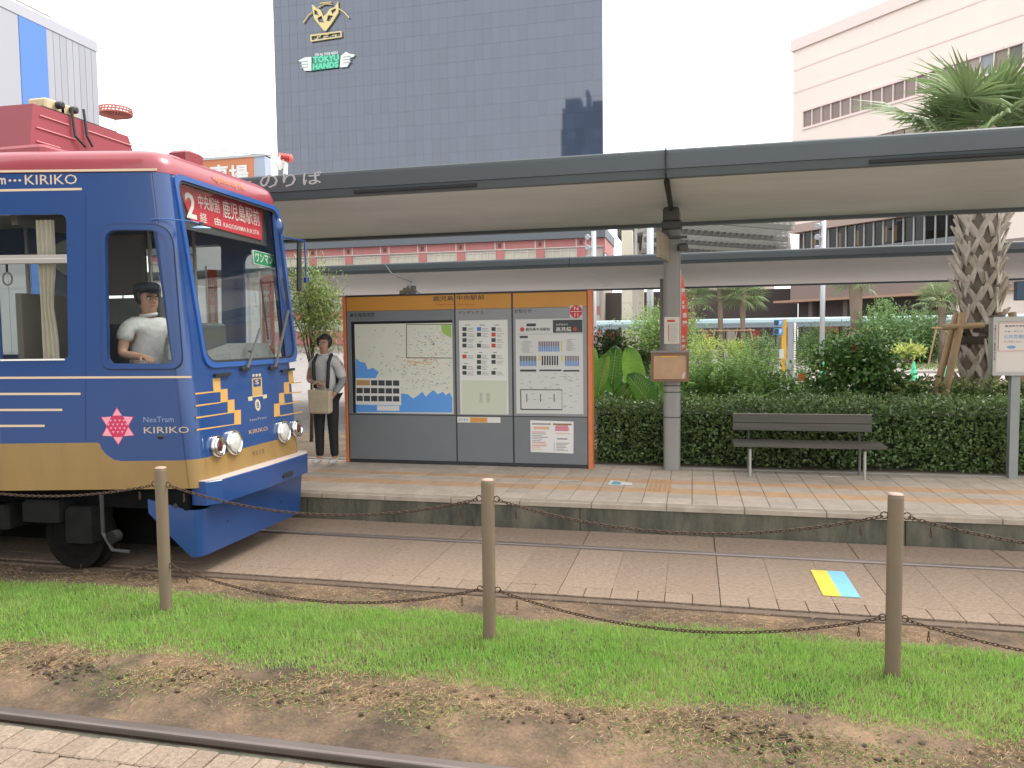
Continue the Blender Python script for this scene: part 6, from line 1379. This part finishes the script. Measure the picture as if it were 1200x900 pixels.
# ------------------------------------------------------------------ people
def skin_mesh(nodes, edges, sub=2, xf=None):
    names = list(nodes); me = bpy.data.meshes.new('figure'); me.from_pydata([nodes[k][0] for k in names], [(names.index(a), names.index(c)) for a, c in edges], [])
    o = bpy.data.objects.new('figure', me); COL.objects.link(o); sk_ = o.modifiers.new('skin', 'SKIN'); sk_.use_smooth_shade = True; sk_.branch_smoothing = .3
    for i, k in enumerate(names):
        r = nodes[k][1]; d = me.skin_vertices[0].data[i]; d.radius = r if isinstance(r, tuple) else (r, r); d.use_root = i == 0
    ss = o.modifiers.new('sub', 'SUBSURF'); ss.levels = sub; ss.render_levels = sub
    out = bpy.data.meshes.new_from_object(o.evaluated_get(bpy.context.evaluated_depsgraph_get())); bpy.data.objects.remove(o)
    if xf: out.transform(xf)
    return out
skin_c = mat('skin', (.46, .26, .18), .55, var=.06); hair_c = mat('hair', (.018, .014, .012), .55)
def add_hand(N, E, side, wrist, d, palm_n, curl):
    """palm and five fingers: d points along the hand, palm_n out of the palm"""
    w_ = Vector(wrist); d = Vector(d).normalized(); pn = Vector(palm_n).normalized(); s = d.cross(pn).normalized()
    N['palm'+side] = (w_+d*.045, (.030, .018)); E.append(('wrist'+side, 'palm'+side))
    for k, (off, ln) in enumerate(((-.027, .062), (-.009, .074), (.009, .070), (.026, .054))):
        b0 = w_+d*.082+s*off; p = b0; N[f'k{side}{k}'] = (p, .0095); E.append(('palm'+side, f'k{side}{k}')); dd = d.copy(); pr = f'k{side}{k}'
        for j in range(2):
            dd = (dd+pn*curl).normalized(); p = p+dd*ln*.5; nm = f'f{side}{k}{j}'; N[nm] = (p, .0085-.0015*j); E.append((pr, nm)); pr = nm
    t0 = w_+d*.035-s*.034; N['t0'+side] = (t0, .011); N['t1'+side] = (t0+(d*.7-s*.6+pn*.3).normalized()*.035, .009); N['t2'+side] = (t0+(d*.85-s*.3+pn*.6).normalized()*.06, .008)
    E += [('palm'+side, 't0'+side), ('t0'+side, 't1'+side), ('t1'+side, 't2'+side)]
def make_person(label, loc, rz, J, shirt_m, trou_m, hand_spec, sleeve=.5, hair_long=False, cap=None, shoe_m=None):
    t = thing('person', label, 'person', loc); X = Matrix.Translation(loc) @ Matrix.Rotation(rz, 4, 'Z')
    N = {}; 
    for k in ('pelvis', 'waist', 'chest', 'neck0', 'neck', 'jaw', 'face', 'crown', 'shL', 'elL', 'wristL', 'shR', 'elR', 'wristR', 'hipL', 'knL', 'anL', 'toL', 'hipR', 'knR', 'anR', 'toR'): N[k] = (Vector(J[k][0]), J[k][1])
    E = [('pelvis', 'waist'), ('waist', 'chest'), ('chest', 'neck0'), ('neck0', 'neck'), ('neck', 'jaw'), ('jaw', 'face'), ('face', 'crown')]
    for s in 'LR': E += [('chest', 'sh'+s), ('sh'+s, 'el'+s), ('el'+s, 'wrist'+s), ('pelvis', 'hip'+s), ('hip'+s, 'kn'+s), ('kn'+s, 'an'+s), ('an'+s, 'to'+s)]
    for s in 'LR': add_hand(N, E, s, N['wrist'+s][0], *hand_spec[s])
    body = link('body', skin_mesh(N, E, 2, X), skin_c, t, True)
    def grow(keys, g, extra=()):
        M = {}
        for k in keys:
            p, r = N[k]; r = r if isinstance(r, tuple) else (r, r); M[k] = (p, (r[0]+g, r[1]+g))
        for k, p, r in extra: M[k] = (p, r)
        return M
    ex = []; Es = [('waist', 'chest'), ('waist', 'pelvis'), ('chest', 'shL'), ('chest', 'shR')]
    for s in 'LR':
        p = N['sh'+s][0].lerp(N['el'+s][0], sleeve if not isinstance(sleeve, dict) else sleeve[s]); ex.append(('cuff'+s, p, (.070, .068))); Es.append(('sh'+s, 'cuff'+s))
    M = grow(['waist', 'chest', 'pelvis', 'shL', 'shR'], .028, ex); M['pelvis'] = (M['pelvis'][0]+Vector((0, 0, .03)), M['pelvis'][1]); M['shL'] = (M['shL'][0], (.09, .085)); M['shR'] = (M['shR'][0], (.09, .085)); M['upper'] = (N['chest'][0].lerp(N['neck0'][0], .55), (.125, .098)); M['top'] = (N['neck0'][0]+Vector((0, 0, .012)), (.072, .07)); Es += [('chest', 'upper'), ('upper', 'top')]; Es = [('upper' if a == 'chest' and b_[:2] == 'sh' else a, b_) for a, b_ in Es]
    link('shirt', skin_mesh(M, Es, 2, X), shirt_m, t, True)
    M = grow(['pelvis', 'hipL', 'hipR', 'knL', 'knR', 'anL', 'anR'], .016); M['pelvis'] = (M['pelvis'][0]-Vector((0, 0, .02)), M['pelvis'][1])
    for s in 'LR': M['an'+s] = (M['an'+s][0], (.056, .056))
    link('trousers', skin_mesh(M, [('pelvis', 'hipL'), ('pelvis', 'hipR'), ('hipL', 'knL'), ('knL', 'anL'), ('hipR', 'knR'), ('knR', 'anR')], 2, X), trou_m, t, True)
    for s in 'LR':
        a, c = N['an'+s][0], N['to'+s][0]; b = MB(); b.ball(X @ (a.lerp(c, .55)-Vector((0, 0, .012))), .05, .95, 2.5, .75, 14, 8); o = b.build('shoe', shoe_m or black_p, t, True)
    nk = N['neck0'][0]; MB().tube([X @ (nk+Vector((.062*math.cos(a), .062*math.sin(a), .035+.012*math.sin(a)))) for a in [2*math.pi*k/18 for k in range(18)]], .017, 6, closed=True).build('collar', shirt_m, t, True)
    f = N['face'][0]; j = N['jaw'][0]; up = (f-j).normalized(); fw = Vector(J['look']).normalized(); rt = fw.cross(Vector((0, 0, 1))).normalized(); hc = f.lerp(N['crown'][0], .3)
    W = lambda p: X @ Vector(p)
    for s in (-1, 1):
        b = MB().ball(W(f+fw*.083+rt*s*.032+up*.005), .011, seg=8, ring=6).build('eye', mat('eye_white', (.6, .58, .55), .3), body, True)
        MB().ball(W(f+fw*.091+rt*s*.032+up*.005), .006, seg=8, ring=6).build('pupil', black_p, b)
        MB().tube([W(f+fw*.088+rt*s*.017+up*.024), W(f+fw*.088+rt*s*.034+up*.028), W(f+fw*.078+rt*s*.050+up*.022)], .0045, 5).build('brow', hair_c, body)
        MB().ball(W(f-fw*.005+rt*s*.076-up*.005), .022, .45, .7, 1.2, 10, 8).build('ear', skin_c, body, True)
    MB().tube([W(f+fw*.086+up*.012), W(f+fw*.103-up*.024), W(f+fw*.088-up*.034)], [.008, .014, .008], 8).build('nose', skin_c, body, True)
    MB().tube([W(f+fw*.083-rt*.022-up*.058), W(f+fw*.089-up*.056), W(f+fw*.083+rt*.022-up*.058)], .0055, 6).build('mouth', mat('lip', (.34, .12, .10), .5), body, True)
    b = MB(); vs = []; n, r_ = 20, 10
    for i in range(r_+1):
        ph = math.pi/2*(1-i/r_*1.55)
        for k in range(n):
            a = 2*math.pi*k/n; dirv = rt*math.cos(a)*math.cos(ph)+fw*math.sin(a)*math.cos(ph)+up*math.sin(ph)
            frontness = math.sin(a)*math.cos(ph); rr = .103 if frontness < .45 or ph > .55 else .045
            vs.append(W(hc+Vector((dirv.x*rr*.98, dirv.y*rr*1.08, dirv.z*rr*1.05))-fw*.008+up*.012))
    fs = [(i*n+k, (i+1)*n+k, (i+1)*n+(k+1) % n, i*n+(k+1) % n) for i in range(r_) for k in range(n)]
    b.add(vs, [q[::-1] for q in fs]).build('hair', hair_c, t, True)
    if cap is not None:
        b = MB(); b.lathe(W(hc+up*.045), X.to_3x3() @ up, [(.108, -.01), (.112, .02), (.108, .05), (.09, .065), (.02, .07)], 20); c0 = hc+up*.04+fw*.09
        b.add([W(c0-rt*.075), W(c0+rt*.075), W(c0+fw*.055+rt*.05-up*.012), W(c0+fw*.055-rt*.05-up*.012)], [(0, 1, 2, 3)]); b.build('cap', cap, t, True)
    return t
shirt_w = mat('shirt_white', (.64, .63, .61), .85, var=.22, scale=7, bump=1.6, bscale=11); tr_b = mat('trousers_black', (.018, .018, .02), .8, bump=.2, scale=8)
pb_ = at(384, 543, 9.35); pz = HP+.004
J = dict(pelvis=((0, 0, .93), (.145, .10)), waist=((0, 0, 1.10), (.125, .09)), chest=((0, 0, 1.29), (.15, .105)), neck0=((0, .01, 1.43), .06), neck=((0, 0, 1.465), .05), jaw=((0, -.02, 1.525), (.062, .074)), face=((0, -.01, 1.60), (.078, .094)), crown=((0, .005, 1.665), (.064, .074)),
    shL=((.175, .01, 1.385), .052), elL=((.235, .02, 1.10), .042), wristL=((.16, -.13, .93), .029), shR=((-.175, .01, 1.385), .052), elR=((-.235, .0, 1.12), .042), wristR=((-.06, -.19, 1.10), .029),
    hipL=((.09, 0, .86), .085), knL=((.095, -.01, .49), .056), anL=((.10, .01, .09), .038), toL=((.115, -.13, .045), .034), hipR=((-.09, 0, .86), .085), knR=((-.10, -.01, .49), .056), anR=((-.11, .01, .09), .038), toR=((-.13, -.13, .045), .034), look=(0, -1, -.05))
ped = make_person('person in white shirt, black trousers and dark vest holding a beige tote bag', (pb_.x, 9.35, pz), .05, J, shirt_w, tr_b, {'L': ((-.3, -.5, -.7), (0, .6, -.4), .5), 'R': ((1, -.12, -.05), (0, 1, -.2), .45)}, {'L': .92, 'R': .45}, shoe_m=mat('shoe_white', (.6, .58, .55), .6))
Xp = Matrix.Translation((pb_.x, 9.35, pz)) @ Matrix.Rotation(.05, 4, 'Z')
vest = mat('vest_dark', (.03, .032, .036), .8); grs = mat('sleeve_grey', (.26, .27, .29), .85)
for s in (-1, 1):
    link('vest_strap', MB().tube([Xp @ Vector((s*.085, -.135, 1.02)), Xp @ Vector((s*.10, -.135, 1.2)), Xp @ Vector((s*.105, -.125, 1.36)), Xp @ Vector((s*.10, -.02, 1.455)), Xp @ Vector((s*.1, .10, 1.36))], .024, 8).mesh(), vest, ped, True)
MB().ball(Xp @ Vector((0, .17, 1.2)), .15, 1.05, .62, 1.45, 14, 10).build('backpack', vest, ped, True)
M = {'a': (Vector((.178, .01, 1.38)), (.068, .066)), 'b': (Vector((.237, .02, 1.10)), (.056, .055)), 'c': (Vector((.17, -.115, .95)), (.045, .045))}
link('sleeve', skin_mesh(M, [('a', 'b'), ('b', 'c')], 1, Xp), grs, ped, True)
tb_ = thing('tote_bag', 'beige cloth tote bag carried in front of the standing person', 'bag', tuple(Xp @ Vector((.03, -.25, .72))))
fbag = Fr(Xp @ Vector((.03, -.235, .70)), (1, .0, 0), (0, -.05, 1)); MB().prism(fbag, rounded([(-.15, 0), (.15, 0), (.165, .30), (-.155, .31)], [.04, .04, .01, .01], 4), -.03, .05, ch=.02).build('bag_body', mat('tote_beige', (.58, .48, .34), .9, var=.2, scale=10, bump=.3), tb_)
MB().tube([fbag.p(-.09, .30, .01), fbag.p(-.08, .38, .03), fbag.p(-.01, .42, .03), fbag.p(.08, .38, .03), fbag.p(.09, .30, .01)], .010, 6).build('handle', mat('tote_handle', (.5, .4, .28), .9), tb_)
# driver in the cab
hd_ = at(173, 346, 5.80); dz = hd_.z-1.625+.42
J2 = dict(pelvis=((-.08, 0, .50), (.14, .12)), waist=((-.06, 0, .68), (.12, .10)), chest=((-.02, 0, .87), (.15, .115)), neck0=((0, 0, 1.0), .058), neck=((.005, 0, 1.035), .05), jaw=((.025, 0, 1.095), (.074, .062)), face=((.01, 0, 1.17), (.094, .078)), crown=((0, 0, 1.235), (.074, .064)),
    shL=((-.0, .18, .96), .055), elL=((.12, .24, .72), .042), wristL=((.36, .16, .70), .030), shR=((-.0, -.18, .96), .055), elR=((.02, -.25, .70), .042), wristR=((.28, -.20, .68), .030),
    hipL=((.02, .10, .47), .085), knL=((.42, .12, .48), .06), anL=((.44, .12, .06), .04), toL=((.56, .12, .04), .036), hipR=((.02, -.10, .47), .085), knR=((.42, -.12, .48), .06), anR=((.44, -.12, .06), .04), toR=((.56, -.12, .04), .036), look=(1, 0, -.05))
make_person('person in a white short sleeved shirt and dark cap driving behind the tram side window', (hd_.x, 5.80, dz), -.45, J2, shirt_w, tr_b, {'L': ((1, -.1, -.1), (0, 0, -1), .45), 'R': ((1, .1, -.1), (0, 0, -1), .45)}, .62, cap=mat('cap_navy', (.015, .017, .03), .7))
dsx, dsz = hd_.x-.08, dz+.38
b = MB(); b.cube((dsx, 5.8, dsz-.03), (.42, .44, .09), ch=.03); b.cube((dsx-.24, 5.8, dsz+.3), (.07, .42, .56), ch=.03); b.tube([(dsx, 5.8, ZB+.03), (dsx, 5.8, dsz-.05)], .05, 8); b.build('driver_seat', mat('seat_dark', (.03, .035, .04), .8), tram)
MB().tube([(hd_.x+.40, YC-.75, 1.72), (hd_.x+.46, YC-.75, dz+.66)], .016, 8).build('control_lever', steel, tram)
S.cycles.sample_clamp_direct = 0

for y_, pts, lab in ((9.3, ((308, 418), (322, 419), (321, 322), (306, 322)), 'red and white banner on the platform seen through the tram windscreen'), (9.1, ((245, 395), (256, 395), (254, 316), (243, 316)), 'orange banner strip on the platform seen behind the tram driver cab')):
    f = wall(y_); q = pxq(f, pts); t = thing('platform_banner', lab, 'banner', (q[0][0], y_, HP)); cl = plate('cloth', q, [], f, -.004, .004, MATS['banner_red'], t)
    x_ = q[0][0]-.02; MB().tube([(x_, y_+.01, HP), (x_, y_+.01, q[3][1]+.05)], .012, 6).build('pole', white_p, t)
    w_ = q[1][0]-q[0][0]; lettering('letters', '市\n電', f, (q[0][0]+w_*.25, q[0][1]+.15), (q[0][0]+w_*.75, q[3][1]-.15), .006, MATS['banner_white'], cl, .02)

ow = thing('overhead_wire', 'thin overhead wire slanting down the white sky just right of the glass tower', 'wire', tuple(at(735, 80, 34)))
MB().tube([at(718, -40, 30), at(733, 30, 33), at(741, 90, 36), at(744, 150, 38), at(745, 230, 39)], .016, 6).build('wire', mat('wire_grey', (.3, .3, .32), .5), ow)
MB().tube([at(745, 230, 39)+Vector((0, 0, .2)), Vector((at(745, 230, 39).x, 39, .15))], .07, 8).build('pole', steel, ow)
